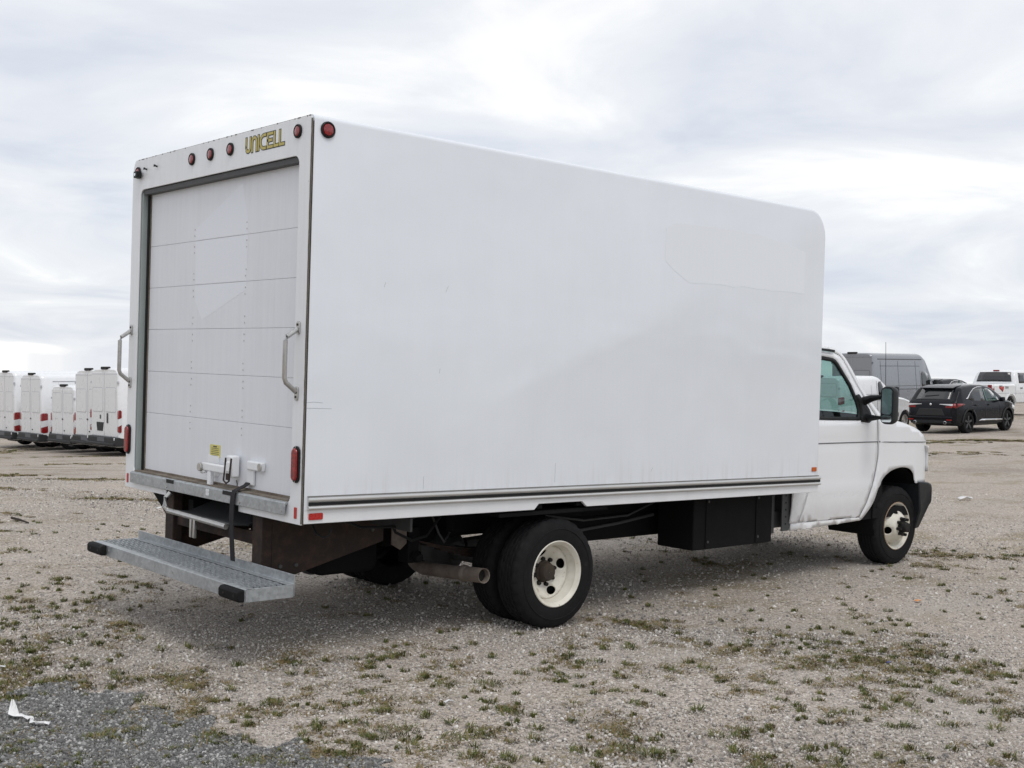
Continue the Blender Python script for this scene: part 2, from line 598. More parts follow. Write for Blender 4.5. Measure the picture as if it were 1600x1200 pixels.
def gravel_ground():
    t = NT('gravel')
    p = t.pos()
    big = t.noise(p, 0.35, 5, 0.6, 0.6)
    mid = t.noise(p, 2.2, 6, 0.65, 0.4)
    v1 = t.voro(p, 62, out='Color')
    bw = t.node('ShaderNodeRGBToBW')
    t.l.new(v1, bw.inputs[0])
    v2 = t.voro(p, 150, out='Color')
    bw2 = t.node('ShaderNodeRGBToBW')
    t.l.new(v2, bw2.inputs[0])
    stones = t.ramp(bw.outputs[0], [(0.16, (0.105, 0.094, 0.083)), (0.36, (0.36, 0.322, 0.288)), (0.6, (0.525, 0.470, 0.418)), (0.9, (0.75, 0.70, 0.64))])
    fines = t.ramp(bw2.outputs[0], [(0.14, (0.165, 0.145, 0.127)), (0.5, (0.465, 0.415, 0.37)), (0.9, (0.69, 0.625, 0.555))])
    c = t.mix(t.ramp(mid, [(0.38, 0.15), (0.62, 0.85)]), fines, stones)
    tone = t.ramp(big, [(0.32, (0.76, 0.735, 0.71)), (0.48, (0.97, 0.955, 0.94)), (0.7, (1.05, 1.01, 0.96))])
    c = t.mix(1.0, c, tone, 'MULTIPLY')
    # thin worn growth and dry thatch between the stones
    sp = t.mapping(p, (0.55, 0.9, 1))
    gr = t.noise(sp, 1.15, 7, 0.68, 0.5)
    fine = t.noise(p, 38, 4, 0.7)
    gm = t.math('MULTIPLY', t.ramp(gr, [(0.52, 0.0), (0.63, 1.0)]), t.ramp(fine, [(0.38, 0.0), (0.58, 0.9)]))
    gcol = t.mix(t.noise(p, 3.1, 4, 0.6), (0.17, 0.15, 0.062), (0.27, 0.20, 0.105))
    c = t.mix(gm, c, gcol)
    # tyre tracks packed finer and paler, running past the truck
    sx = t.node('ShaderNodeSeparateXYZ')
    t.l.new(p, sx.inputs[0])
    cr = t.math('ADD', sx.outputs[1], t.math('MULTIPLY', t.noise(t.mapping(p, (1, 0, 0)), 0.22, 2, 0.5), 2.6))
    band = t.math('MULTIPLY', t.ramp(t.math('ABSOLUTE', t.math('SUBTRACT', t.math('FRACT', t.math('MULTIPLY', cr, 0.53)), 0.5)), [(0.05, 1.0), (0.16, 0.0)]), t.ramp(t.noise(p, 0.5, 4, 0.6), [(0.42, 0.0), (0.6, 0.45)]))
    c = t.mix(band, c, t.mix(mid, (0.40, 0.36, 0.325), (0.55, 0.505, 0.46)))
    t.set(Base_Color=c, Roughness=0.93)
    t.b.inputs['Specular IOR Level'].default_value = 0.2
    h = t.math('ADD', t.math('MULTIPLY', t.voro(p, 62), -0.6), t.math('MULTIPLY', t.voro(p, 150), -0.3))
    h = t.math('ADD', h, t.math('MULTIPLY', mid, 0.8))
    t.bump(h, 0.95, 0.018)
gravel_ground()
def make_ground():
    radii = [0.4 * 1.085 ** i for i in range(118)]
    na = 180
    vs_ = [(CAM.x, CAM.y, 0)]
    fs = []
    for r in radii:
        for k in range(na):
            a = 2 * math.pi * k / na
            x, y = CAM.x + r * math.cos(a), CAM.y + r * math.sin(a)
            bumpz = 0.0
            if r > 2:
                bumpz = 0.028 * noise.noise(Vector((x * 0.55, y * 0.55, 0.0)))
                if r < 16:
                    bumpz = min(0.0, bumpz) * 0.9
            vs_.append((x, y, ground_z(x, y) + bumpz))
    for k in range(na):
        fs.append((0, 1 + k, 1 + (k + 1) % na))
    for i in range(len(radii) - 1):
        for k in range(na):
            k2 = (k + 1) % na
            a = 1 + i * na
            b = a + na
            fs.append((a + k, b + k, b + k2, a + k2))
    m = MB()
    m.add(vs_, fs)
    o = m.build('ground', 'gravel', angle=180)
    return tag(o, kind='structure')
make_ground()

PATCH = [(-1.75, -0.75), (-1.49, -0.80), (-1.30, -0.80), (-1.137, -0.82), (-1.006, -1.0), (-0.95, -1.23), (-0.965, -1.523), (-0.90, -1.737), (-0.835, -1.933), (-0.752, -2.207), (-0.648, -2.582), (-0.62, -3.042), (-0.9, -3.4), (-1.511, -3.3), (-2.4, -2.6), (-2.5, -1.4)]
def ragged(poly, step, amp, seed):
    o = []
    for i, (x, y) in enumerate(densify(poly, step)):
        o.append((x + amp * noise.noise(Vector((x * 7, y * 7, seed))), y + amp * noise.noise(Vector((x * 7, y * 7, seed + 9)))))
    return o
def dark_gravel():
    t = NT('dark_gravel')
    p = t.pos()
    v = t.voro(p, 75, out='Color')
    bw = t.node('ShaderNodeRGBToBW')
    t.l.new(v, bw.inputs[0])
    t.set(Base_Color=t.ramp(bw.outputs[0], [(0.1, (0.037, 0.036, 0.035)), (0.5, (0.090, 0.088, 0.084)), (0.8, (0.165, 0.16, 0.152)), (0.95, (0.32, 0.31, 0.29))]), Roughness=0.9)
    t.bump(t.math('MULTIPLY', t.voro(p, 75), -1.0), 0.8, 0.012)
    pl = ragged(PATCH, 0.04, 0.22, 3.0)
    o = patch(pl, [], 0.12, lambda x, y: (x, y, 0.005)).build('dark_gravel_bed', 'dark_gravel')
    tag(o, kind='structure')
dark_gravel()

# loose stones (nobody could count them)
def stone_material(name, stops):
    t = NT(name)
    oi = t.node('ShaderNodeObjectInfo')
    n = t.noise(t.coord(), 3, 3, 0.6)
    t.set(Base_Color=t.mix(0.25, t.ramp(oi.outputs['Random'], stops), t.ramp(n, [(0.3, 0.2), (0.7, 0.55)])), Roughness=0.88)
    t.b.inputs['Specular IOR Level'].default_value = 0.25
    return t.m
stone_material('stone_beige', [(0.0, (0.11, 0.102, 0.095)), (0.15, (0.275, 0.244, 0.216)), (0.5, (0.49, 0.436, 0.385)), (0.8, (0.62, 0.565, 0.505)), (1.0, (0.82, 0.785, 0.74))])
stone_material('stone_dark', [(0.0, (0.034, 0.033, 0.032)), (0.4, (0.096, 0.094, 0.090)), (0.68, (0.185, 0.18, 0.172)), (0.88, (0.30, 0.295, 0.285)), (1.0, (0.56, 0.55, 0.53))])
def scatter(name, base, mat, density, smin, smax, seed):
    me = bpy.data.meshes.new(name)
    me.from_pydata(base[0], [], base[1])
    o = bpy.data.objects.new(name, me)
    COL.objects.link(o)
    tag(o, kind='stuff')
    ng = bpy.data.node_groups.new(name, 'GeometryNodeTree')
    ng.interface.new_socket('Geometry', in_out='INPUT', socket_type='NodeSocketGeometry')
    ng.interface.new_socket('Geometry', in_out='OUTPUT', socket_type='NodeSocketGeometry')
    N, L = ng.nodes, ng.links
    gi, go = N.new('NodeGroupInput'), N.new('NodeGroupOutput')
    dp = N.new('GeometryNodeDistributePointsOnFaces')
    dp.inputs['Density'].default_value = density
    dp.inputs['Seed'].default_value = seed
    ico = N.new('GeometryNodeMeshIcoSphere')
    ico.inputs['Radius'].default_value = 1.0
    ico.inputs['Subdivisions'].default_value = 1
    sp = N.new('GeometryNodeSetPosition')
    nz = N.new('ShaderNodeTexNoise')
    nz.inputs['Scale'].default_value = 0.9
    vm = N.new('ShaderNodeVectorMath')
    vm.operation = 'SUBTRACT'
    vm.inputs[1].default_value = (0.5, 0.5, 0.5)
    L.new(nz.outputs['Color'], vm.inputs[0])
    L.new(vm.outputs[0], sp.inputs['Offset'])
    L.new(ico.outputs[0], sp.inputs['Geometry'])
    sm = N.new('GeometryNodeSetMaterial')
    sm.inputs['Material'].default_value = MATS[mat]
    L.new(sp.outputs[0], sm.inputs['Geometry'])
    ip = N.new('GeometryNodeInstanceOnPoints')
    rr = N.new('FunctionNodeRandomValue')
    rr.data_type = 'FLOAT_VECTOR'
    rr.inputs[0].default_value = (0, 0, 0)
    rr.inputs[1].default_value = (6.28, 6.28, 6.28)
    # skewed sizes: many small, few large
    rs = N.new('FunctionNodeRandomValue')
    rs.data_type = 'FLOAT'
    rs.inputs[2].default_value = 0.0
    rs.inputs[3].default_value = 1.0
    rs.inputs['Seed'].default_value = 5
    pw = N.new('ShaderNodeMath')
    pw.operation = 'POWER'
    L.new(rs.outputs[1], pw.inputs[0])
    pw.inputs[1].default_value = 3.0
    mr = N.new('ShaderNodeMapRange')
    L.new(pw.outputs[0], mr.inputs[0])
    mr.inputs[3].default_value = smin
    mr.inputs[4].default_value = smax
    ax = N.new('FunctionNodeRandomValue')
    ax.data_type = 'FLOAT_VECTOR'
    ax.inputs[0].default_value = (0.7, 0.55, 0.45)
    ax.inputs[1].default_value = (1.25, 1.0, 0.8)
    ax.inputs['Seed'].default_value = 11
    vs2 = N.new('ShaderNodeVectorMath')
    vs2.operation = 'SCALE'
    L.new(ax.outputs[0], vs2.inputs[0])
    L.new(mr.outputs[0], vs2.inputs['Scale'])
    L.new(gi.outputs[0], dp.inputs['Mesh'])
    L.new(dp.outputs['Points'], ip.inputs['Points'])
    L.new(sm.outputs[0], ip.inputs['Instance'])
    L.new(rr.outputs[0], ip.inputs['Rotation'])
    L.new(vs2.outputs[0], ip.inputs['Scale'])
    L.new(ip.outputs[0], go.inputs[0])
    md = o.modifiers.new('scatter', 'NODES')
    md.node_group = ng
    return o
def sheet(x0, x1, y0, y1, step=0.5, dz=0.0, keep=None):
    vs_, fs, idx = [], [], {}
    nx, ny = int((x1 - x0) / step), int((y1 - y0) / step)
    for i in range(nx):
        for j in range(ny):
            cx, cy = x0 + (i + .5) * step, y0 + (j + .5) * step
            if keep and not keep(cx, cy):
                continue
            q = []
            for a, b in ((i, j), (i + 1, j), (i + 1, j + 1), (i, j + 1)):
                if (a, b) not in idx:
                    idx[(a, b)] = len(vs_)
                    vs_.append((x0 + a * step, y0 + b * step, ground_z(x0 + a * step, y0 + b * step) + dz))
                q.append(idx[(a, b)])
            fs.append(tuple(q))
    return vs_, fs
def in_view(x, y, lim):
    v = Vector((x - CAM.x, y - CAM.y))
    d, u = v.dot(FWD), v.dot(RGT)
    return 2.2 < d < lim and abs(u) < 0.5 * d + 0.6
tag(scatter('gravel_stones', sheet(-6, 10, -8, 10, 0.25, -0.001, lambda x, y: in_view(x, y, 8.2)), 'stone_beige', 3200, 0.0028, 0.0125, 3), 'loose beige gravel stones strewn over the near ground', 'gravel')
tag(scatter('distant_gravel_stones', sheet(-6, 22, -8, 22, 0.5, -0.001, lambda x, y: in_view(x, y, 19) and not in_view(x, y, 8.2)), 'stone_beige', 420, 0.006, 0.017, 8), 'loose beige gravel stones around and beyond the truck', 'gravel')
_pl = ragged(PATCH, 0.04, 0.24, 3.0)
_pm = patch(_pl, [], 0.12, lambda x, y: (x, y, 0.005))
tag(scatter('dark_gravel_stones', (_pm.v, _pm.f), 'stone_dark', 15000, 0.003, 0.0135, 4), 'dark grey crushed stone patch in the lower left corner', 'gravel')

# ---------------- grass
TUFTS = [(-0.69,0.95,0),(-0.54,0.87,0),(-0.89,0.82,0),(-0.64,0.28,0),(-0.79,0.45,1),(-1.08,0.35,0),(-0.65,0.04,0),(-0.58,-0.08,1),(-0.38,0.01,0),(-0.4,-0.31,0),(-0.23,-0.34,0),(-1.22,-0.21,2),(-0.9,-0.43,0),(-1.14,-0.65,2),(-0.83,-0.71,0),(-0.78,-0.88,0),(-1.37,-0.56,2),(-0.48,-1.34,0),(-0.97,-0.95,0),(-0.94,-1.25,0),(-1.45,-0.88,2),(-0.59,-1.19,1),(-1.44,-1.25,1),(-1.34,-1.75,2),(-1.26,-1.75,2),(-1.16,-1.73,0),(-0.93,-1.99,2),(-0.93,-2.08,2),(-0.89,-1.67,1),(-0.92,-1.45,0),(-1.71,-1.73,0),(-1.52,-1.95,0),(-0.61,-1.77,1),(0.1,1.66,0),(-0.11,1.38,0),(-0.04,1.28,0),(0.39,1.66,0),(-0.32,1.25,0),(-0.26,0.84,1),(1.41,-0.87,0),(1.68,-1.18,0),(1.25,-1.24,0),(1.99,-1.48,0),(1.55,-1.81,0),(2.0,-1.89,0),(1.85,-1.81,0),(1.59,-2.01,0),(1.68,-2.16,0),(1.02,-1.98,0),(1.1,-2.23,0),(0.48,-2.5,2),(0.11,-2.48,0),(0.14,-2.7,0),(0.22,-2.71,1),(0.03,-2.69,2),(-0.19,-2.45,2),(-0.27,-2.65,0),(-0.22,-2.77,1),(-0.14,-2.91,0),(-0.01,-3.07,0),(0.06,-3.15,0),(0.72,-2.78,1),(0.69,-3.02,1),(0.51,-3.25,2),(0.32,-3.14,0),(1.13,-1.57,0),(0.39,-2.79,0),(0.26,-2.91,0),(0.53,-1.7,0),(5.97,-1.79,0),(8.04,-0.78,0),(8.25,-1.28,2),(3.56,-2.21,0),(3.6,-2.43,0),(4.0,-2.74,1),(2.88,-2.33,0),(2.84,-2.72,0),(3.57,-2.91,1),(3.6,-3.49,0),(3.02,-3.23,2),(3.37,-3.65,2),(3.29,-3.45,0),(2.66,-3.32,0),(2.69,-3.47,0),(2.69,-3.63,2),(2.1,-3.24,0),(1.81,-3.18,0),(2.21,-3.49,0),(2.31,-3.56,0),(2.61,-3.81,0),(2.6,-4.04,2),(1.72,-3.37,0),(1.9,-3.54,0),(2.14,-3.6,0),(2.29,-3.67,0),(1.64,-3.56,0),(1.86,-3.67,0),(1.94,-3.86,0),(2.12,-3.97,0),(2.27,-4.15,0),(2.06,-2.95,0),(4.33,-1.98,0),(4.46,-1.83,0),(4.55,-2.15,0),(0.72,-2.94,1),(0.67,-3.13,1),(-0.56,-1.87,1),(-0.43,-1.83,1),(-0.94,-2.42,2),(-0.22,-1.91,1),(-0.27,-2.21,0),(-0.33,-2.47,0),(-0.62,-2.32,0),(-0.58,-2.58,2),(1.28,-3.04,0),(1.02,-3.38,0),(0.9,-3.59,0),(1.78,-2.43,0),(2.01,-2.5,0),(1.12,-2.78,0),(0.55,-3.39,2),(3.43,-1.82,0),(3.92,-1.75,0),(2.6,-1.77,0)]
def leaf_material(name, a, b, c):
    t = NT(name)
    n = t.noise(t.pos(), 5.0, 4, 0.7)
    n2 = t.noise(t.pos(), 60, 3, 0.7)
    t.set(Base_Color=t.mix(t.math('MULTIPLY', n2, 0.7), t.ramp(n, [(0.3, a), (0.55, b), (0.72, c)]), a), Roughness=0.7)
    t.b.inputs['Specular IOR Level'].default_value = 0.25
    t.b.inputs['Subsurface Weight'].default_value = 0.0
leaf_material('grass_green', (0.062, 0.080, 0.020), (0.128, 0.142, 0.038), (0.215, 0.200, 0.065))
leaf_material('grass_dry', (0.16, 0.115, 0.055), (0.26, 0.195, 0.095), (0.34, 0.285, 0.155))
def blade(m, x, y, z, a, lean, h, w):
    dx, dy = math.cos(a), math.sin(a)
    px, py = -dy * w, dx * w
    m.add([(x - px, y - py, z - 0.004), (x + px, y + py, z - 0.004),
           (x + dx * lean * .45 + px * .8, y + dy * lean * .45 + py * .8, z + h * .66), (x + dx * lean * .45 - px * .8, y + dy * lean * .45 - py * .8, z + h * .66),
           (x + dx * lean, y + dy * lean, z + h)], [(0, 1, 2, 3), (3, 2, 4)])
def tuft(mg, md, x, y, kind, s, rnd, far=1.0):
    """kind 0 green, 1 dry and spread, 2 big"""
    z = ground_z(x, y)
    n = int({0: 46, 1: 60, 2: 120}[kind] * min(1.6, 0.6 + s * .5))
    rad = {0: 0.042, 1: 0.105, 2: 0.095}[kind] * s
    ex, ey = rnd.uniform(.7, 1.5), rnd.uniform(.6, 1.1)
    th = rnd.uniform(0, 3.14)
    dryp = {0: 0.2, 1: 0.78, 2: 0.28}[kind]
    for _ in range(n):
        r = rad * math.sqrt(rnd.random()) * rnd.uniform(.5, 1.15)
        a = rnd.uniform(0, 6.28)
        ux, uy = r * math.cos(a) * ex, r * math.sin(a) * ey
        bx, by = x + ux * math.cos(th) - uy * math.sin(th), y + ux * math.sin(th) + uy * math.cos(th)
        h = rnd.uniform(.006, .026) * (0.75 + .35 * s) * (0.6 if kind == 1 else 1.0)
        a2 = a + rnd.uniform(-1, 1)
        lean = rnd.uniform(.010, .044) * s * (1.3 if kind == 1 else 1.0)
        blade(md if rnd.random() < dryp else mg, bx, by, z, a2, lean, h, rnd.uniform(.0014, .0032) * far)
def under_truck(x, y):
    return -0.1 < x < 7.1 and -1.0 < y < 1.4
def make_grass():
    rnd = random.Random(21)
    mg, md = MB(), MB()
    for x, y, k in TUFTS:
        tuft(mg, md, x, y, k, rnd.uniform(.85, 1.35), rnd)
        if k:
            for _ in range(rnd.randint(1, 3)):
                tuft(mg, md, x + rnd.gauss(0, .12), y + rnd.gauss(0, .09), rnd.choice((0, 1)), rnd.uniform(.5, .9), rnd)
    cnt = 0
    while cnt < 950:
        d = 3.6 + 9.0 * rnd.random() ** 1.35
        u = rnd.uniform(-.46, .46) * d
        p = Vector((CAM.x, CAM.y)) + FWD * d + RGT * u
        f = noise.noise(Vector((p.x * .75 + 4, p.y * .75, 1.0))) + .5 * noise.noise(Vector((p.x * 2.2, p.y * 2.2, 7.0)))
        pr = max(0.03, .36 + 1.1 * f)
        if under_truck(p.x, p.y):
            pr *= .25
        if abs(p.y + 1.6) < .55 and p.x > 2.1:        # worn wheel track beside the truck
            pr *= .25
        if rnd.random() > pr:
            continue
        cnt += 1
        tuft(mg, md, p.x, p.y, rnd.choices((0, 1, 2), (.60, .36, .04))[0], rnd.uniform(.35, .95), rnd)
    done = 0
    while done < 95:
        d = 3.7 + 5.5 * rnd.random() ** 1.2
        u = rnd.uniform(-.45, .45) * d
        p = Vector((CAM.x, CAM.y)) + FWD * d + RGT * u
        f = noise.noise(Vector((p.x * .6 + 9, p.y * .6, 4.0)))
        if under_truck(p.x, p.y) or rnd.random() > .35 + 1.3 * f + (.35 if u < -.1 * d else 0):
            continue
        done += 1
        for _ in range(rnd.randint(4, 9)):
            tuft(mg, md, p.x + rnd.gauss(0, .13), p.y + rnd.gauss(0, .10), rnd.choice((1, 1, 1, 0)), rnd.uniform(.6, 1.1), rnd)
    # strips of rough growth further off: (x, y, half length, half width, count)
    for cx, cy, hl, hw, n in ((3.3, 13.4, .9, .35, 40), (4.0, 11.4, 1.0, .3, 45), (2.8, 7.6, .8, .16, 30), (1.9, 9.9, .7, .25, 26), (1.0, 6.4, .6, .2, 14), (7.0, 18.5, 2.0, .6, 30),
                              (31.3, 10.3, 2.6, .5, 110), (28.5, 11.0, 1.6, .5, 40), (24, 8.0, 2.0, 1.0, 24), (7.6, -.9, .7, .35, 40), (8.6, -1.6, .8, .3, 34), (6.9, -1.25, .35, .2, 14), (5.2, .1, .5, .3, 18),
                              (10.5, 27.2, 4.0, .5, 40), (10.0, 35.0, 1.0, 3.0, 50)):
        for _ in range(n):
            a, b = rnd.gauss(0, .5) * hl, rnd.gauss(0, .5) * hw
            x, y = cx + RGT.x * a + FWD.x * b, cy + RGT.y * a + FWD.y * b
            dd = (Vector((x - CAM.x, y - CAM.y))).length
            tuft(mg, md, x, y, rnd.choice((0, 1, 1, 1)), rnd.uniform(.6, 1.2) * max(1, dd / 16), rnd, max(1, dd / 12))
    tag(mg.build('green_grass', 'grass_green', smooth=False), 'short green grass and weed tufts growing through the gravel', 'grass', kind='stuff')
    tag(md.build('dry_grass', 'grass_dry', smooth=False), 'straw coloured dry grass scattered over the gravel', 'grass', kind='stuff')
make_grass()

# ================================================================== the box truck
TRUCK = thing('box_truck', 'white cube box truck with roll-up rear door and galvanized rear step', 'truck')
HW = 1.2            # half width of the cargo box
BL, BT = 4.99, 3.141
# ---------------- cargo box
def cargo_box():
    bm = bmesh.new()
    rc_ = 0.23                      # side profile with a rounded top front corner
    prof = [(0.014, 0.905), (BL, 0.905)] + [(BL - rc_ + rc_ * math.cos(RAD(a)), BT - rc_ + rc_ * math.sin(RAD(a))) for a in range(0, 91, 6)] + [(0.014, BT)]
    va = [bm.verts.new((x, -HW, z)) for x, z in prof]
    vb = [bm.verts.new((x, HW, z)) for x, z in prof]
    n = len(prof)
    bm.faces.new(va)
    bm.faces.new(vb[::-1])
    for k in range(n):
        bm.faces.new((va[k], vb[k], vb[(k + 1) % n], va[(k + 1) % n]))
    bmesh.ops.recalc_face_normals(bm, faces=bm.faces)
    bw = bm.edges.layers.float.new('bevel_weight_edge')
    for e in bm.edges:
        a, b = e.verts[0].co, e.verts[1].co
        along_side = abs(a.y - b.y) < .01
        low = a.z < 1 and b.z < 1
        rear_ = a.x < .1 and b.x < .1
        if along_side and not low and not rear_:
            e[bw] = 1.0
    me = bpy.data.meshes.new('cargo_box')
    bm.to_mesh(me)
    bm.free()
    o = finish('cargo_box', me, 'gelcoat_white', TRUCK, smooth=False)
    md = o.modifiers.new('bevel', 'BEVEL')
    md.width = 0.032
    md.segments = 4
    md.limit_method = 'WEIGHT'
    dg = bpy.context.evaluated_depsgraph_get()
    me2 = bpy.data.meshes.new_from_object(o.evaluated_get(dg))
    o.modifiers.clear()
    o.data = me2
    # the door recess
    c = MB().prism(rounded(-1.075, 1.065, 0.5, 2.925, 0.05), 0, -0.5, 0.10)
    cut = c.build('cutter', 'jamb_grey')
    b = o.modifiers.new('recess', 'BOOLEAN')
    b.operation = 'DIFFERENCE'
    b.solver = 'EXACT'
    b.object = cut
    dg = bpy.context.evaluated_depsgraph_get()
    me3 = bpy.data.meshes.new_from_object(o.evaluated_get(dg))
    o.modifiers.clear()
    o.data = me3
    bpy.data.objects.remove(cut)
    for p in me3.polygons:
        p.use_smooth = True
    me3.set_sharp_from_angle(angle=RAD(24))
    return o
BOX = cargo_box()
# rear frame plate with the door opening and the notch under the sill
outer = [(-1.194, .823), (-.47, .823), (-.47, .862), (.53, .862), (.53, .823), (1.194, .823), (1.194, 3.06), (1.17, 3.115), (1.13, 3.134), (-1.15, 3.134), (-1.194, 3.125)]
hole = rounded(-1.07, 1.06, 0.93, 2.92, 0.05)
o = patch(outer, [hole], 0.25, lambda y, z: (0.0, y, z)).build('rear_frame', 'frame_white', TRUCK, smooth=False)
solid(o, 0.010)
o.modifiers['thickness'].offset = 1.0 if o.data.polygons[0].normal.x > 0 else -1.0
bvl = o.modifiers.new('bevel', 'BEVEL'); bvl.width = 0.003; bvl.segments = 2; bvl.limit_method = 'ANGLE'
# dirty sealant in the corner seams
m = MB()
for sgn in (-1, 1):
    m.box(0.0105, 0.0135, sgn * 1.17, sgn * 1.2015, .823, 3.10)
m.each('seam_sealant', 'seam_dirt', TRUCK)
m = MB().box(0.0105, 0.0135, -1.15, 1.14, 3.10, 3.1395)
m.build('top_seam', 'seam_dirt', TRUCK)
# corner angle that shows as a ragged brown line at the right rear edge
m = MB()
rnd = random.Random(4)
vs_, fs = [], []
nz_ = 90
for i in range(nz_ + 1):
    z_ = lerp(.83, 3.115, i / nz_)
    d = .0035 + .0035 * max(0, noise.noise(Vector((0, 3.0, z_ * 9)))) + .002 * noise.noise(Vector((0, 8.0, z_ * 40)))
    vs_ += [(-.0012, -1.1955, z_), (-.0012, -1.1955 + d, z_), (.0035, -1.2003, z_)]
for i in range(nz_):
    a = 3 * i
    fs += [(a, a + 1, a + 4, a + 3), (a, a + 3, a + 5, a + 2)]
m.add(vs_, fs)
m.build('chipped_sealant', 'seam_dirt', TRUCK)['kind'] = 'stuff'
m = MB()
y = -1.18
while y < 1.1:
    h = rnd.uniform(.004, .035)
    if rnd.random() < .6:
        m.box(-.0016, .004, y, y + h, 3.1325 - rnd.uniform(0, .004), 3.1362)
    y += h + rnd.uniform(.005, .09)
m.build('edge_chips', 'seam_dirt', TRUCK)['kind'] = 'stuff'
# jambs inside the opening
m = MB()
m.box(.012, .10, 1.035, 1.063, .94, 2.90)
m.box(.012, .10, -1.074, -1.062, .94, 2.90)
JAMB = m.each('door_jamb', 'jamb_grey', TRUCK)
m = MB()
m.box(.045, .085, 1.012, 1.034, .95, 2.88)
m.build('door_track', 'black_plastic', TRUCK)
MB().box(.012, .10, -1.06, 1.03, 2.885, 2.915).build('door_header', 'chassis_grey', TRUCK)

# ---------------- roll-up door
DOOR_X = 0.062
DLINES = [0.962, 1.36, 1.65, 1.942, 2.232, 2.522, 2.895]
door = bpy.data.objects.new('roll_up_door', None)
COL.objects.link(door)
door.parent = TRUCK
door['label'] = 'pale grey white roll-up door of six panels'
GHOST = [(.32, 2.60), (-.30, 2.845), (-.385, 2.60), (-.375, 2.18), (.20, 2.0), (.30, 2.12)]
for i in range(6):
    z0, z1 = DLINES[i] + .0007, DLINES[i + 1] - .0007
    p = MB().box(DOOR_X, DOOR_X + .028, -1.055, 1.005, z0, z1).build('door_panel', 'door_white', door, bevel=.0018)
    rv = MB()
    for yy in (.33, -.37):
        for zz_ in ((z0 + .035, z0 + .075) if i > 0 else ()) + ((z1 - .035, z1 - .075) if i < 5 else ()):
            rv.disc((DOOR_X + .001, yy + random.uniform(-.004, .004), zz_), .0065, 0, -.004, 8, .004)
    if rv.v:
        rv.each('rivet', 'steel', door)
    g = clip_z(GHOST, z0 + .004, z1 - .004)
    if len(g) > 2:
        MB().prism(g, 0, DOOR_X - .0006, DOOR_X + .002).build('old_decal_ghost', 'film_ghost', door, smooth=False)  # paler film left where a decal was removed
MB().box(.05, .088, -1.05, 1.0, .938, .964).build('door_seal', 'wood_edge', door)
MB().box(.055, .062, 1.005, 1.016, .95, 2.885).build('edge_seal', 'wood_edge', door)

# ---------------- sill, latch, strap, sticker
MB().prism([(-.026, .866), (-.026, .936), (-.016, .942), (.06, .946), (.06, .93), (-.014, .925), (-.018, .866)], 1, -1.052, 1.058).build('sill', 'galvanized', TRUCK, bevel=.003)
MB().box(-.002, .055, -1.04, 1.04, .9425, .952).build('sill_wood', 'wood_edge', TRUCK)
m = MB()
for yy in (.42, -.37):
    m.box(-.0275, -.02, yy - .055, yy + .055, .915, .939)
m.each('sill_slot', 'black_plastic', TRUCK)
m = MB()
for yy in (1.02, .47, -.04, -.53, -1.02):
    m.disc((-.026, yy, .888), .008, 0, -.004, 8)
m.each('sill_bolt', 'steel', TRUCK)
m = MB()
for k in range(4):
    a = k * math.pi / 2 + .78
    m.disc((-.0262, -.115 + .014 * math.cos(a), .908 + .014 * math.sin(a)), .012, 0, -.002, 8)
m.build('sill_mark', 'frame_white', TRUCK)

latch = bpy.data.objects.new('door_latch', None)
COL.objects.link(latch)
latch.parent = TRUCK
m = MB()
m.box(DOOR_X - .004, DOOR_X, .06, -.09, 1.0, 1.13)
m.build('latch_plate', 'frame_white', latch, bevel=.003)
m = MB()
m.box(.0, .028, .03, -.32, 1.035, 1.085)
m.prism([(.03, 1.085), (-.01, 1.02), (.055, 1.01), (.065, 1.06)], 0, .002, .03)
m.build('lever', 'frame_white', latch, bevel=.008)
m = MB().disc((.0, .035, 1.055), .028, 0, -.016, 14)
m.build('pivot', 'steel', latch, bevel=.003)
MB().box(.002, .03, -.045, -.088, .935, 1.035).build('hook', 'frame_white', latch, bevel=.006)
m = MB()
m.box(-.006, .05, -.305, -.385, 1.02, 1.155)
m.box(-.014, .03, -.318, -.372, 1.05, 1.12)
CL = m.build('keeper', 'frame_white', latch, bevel=.010)
m = MB()
m.tube([(-.008, -.31, 1.14), (-.02, -.31, 1.0), (-.02, -.345, .985), (-.02, -.38, 1.0), (-.008, -.38, 1.14)], .006, 8)
m.box(-.0165, -.010, -.33, -.36, 1.005, 1.045)
m.build('padlock_shackle', 'rust_steel', latch)
m = MB()
m.tube([(.055, -.336, 1.0), (.0605, -.336, .975), (.0605, -.336, .962)], .003, 6)
m.build('rust_run', 'rust_steel', latch)
m = MB()
m.box(.03, DOOR_X, -.50, -.68, 1.08, 1.135)
m.box(.045, DOOR_X, -.475, -.565, .985, 1.10)
m.build('strap_bracket', 'frame_white', latch, bevel=.008)
m = MB().disc((.03, -.665, 1.107), .024, 0, -.006, 14)
m.build('bracket_end', 'steel', latch, bevel=.002)
st = MB().box(DOOR_X - .002, DOOR_X + .002, .035, -.105, 1.12, 1.20).build('warning_sticker', 'yellow_print', TRUCK, smooth=False)
m = MB()
for k in range(6):
    w = .05 if k == 0 else random.uniform(.085, .11)
    zc = 1.188 - k * .0115
    m.box(DOOR_X - .0028, DOOR_X - .001, -.035 + w / 2, -.035 - w / 2, zc - (.004 if k == 0 else .0016), zc + (.004 if k == 0 else .0016))
m.build('sticker_print', 'ink_dark', st, smooth=False)['kind'] = 'stuff'
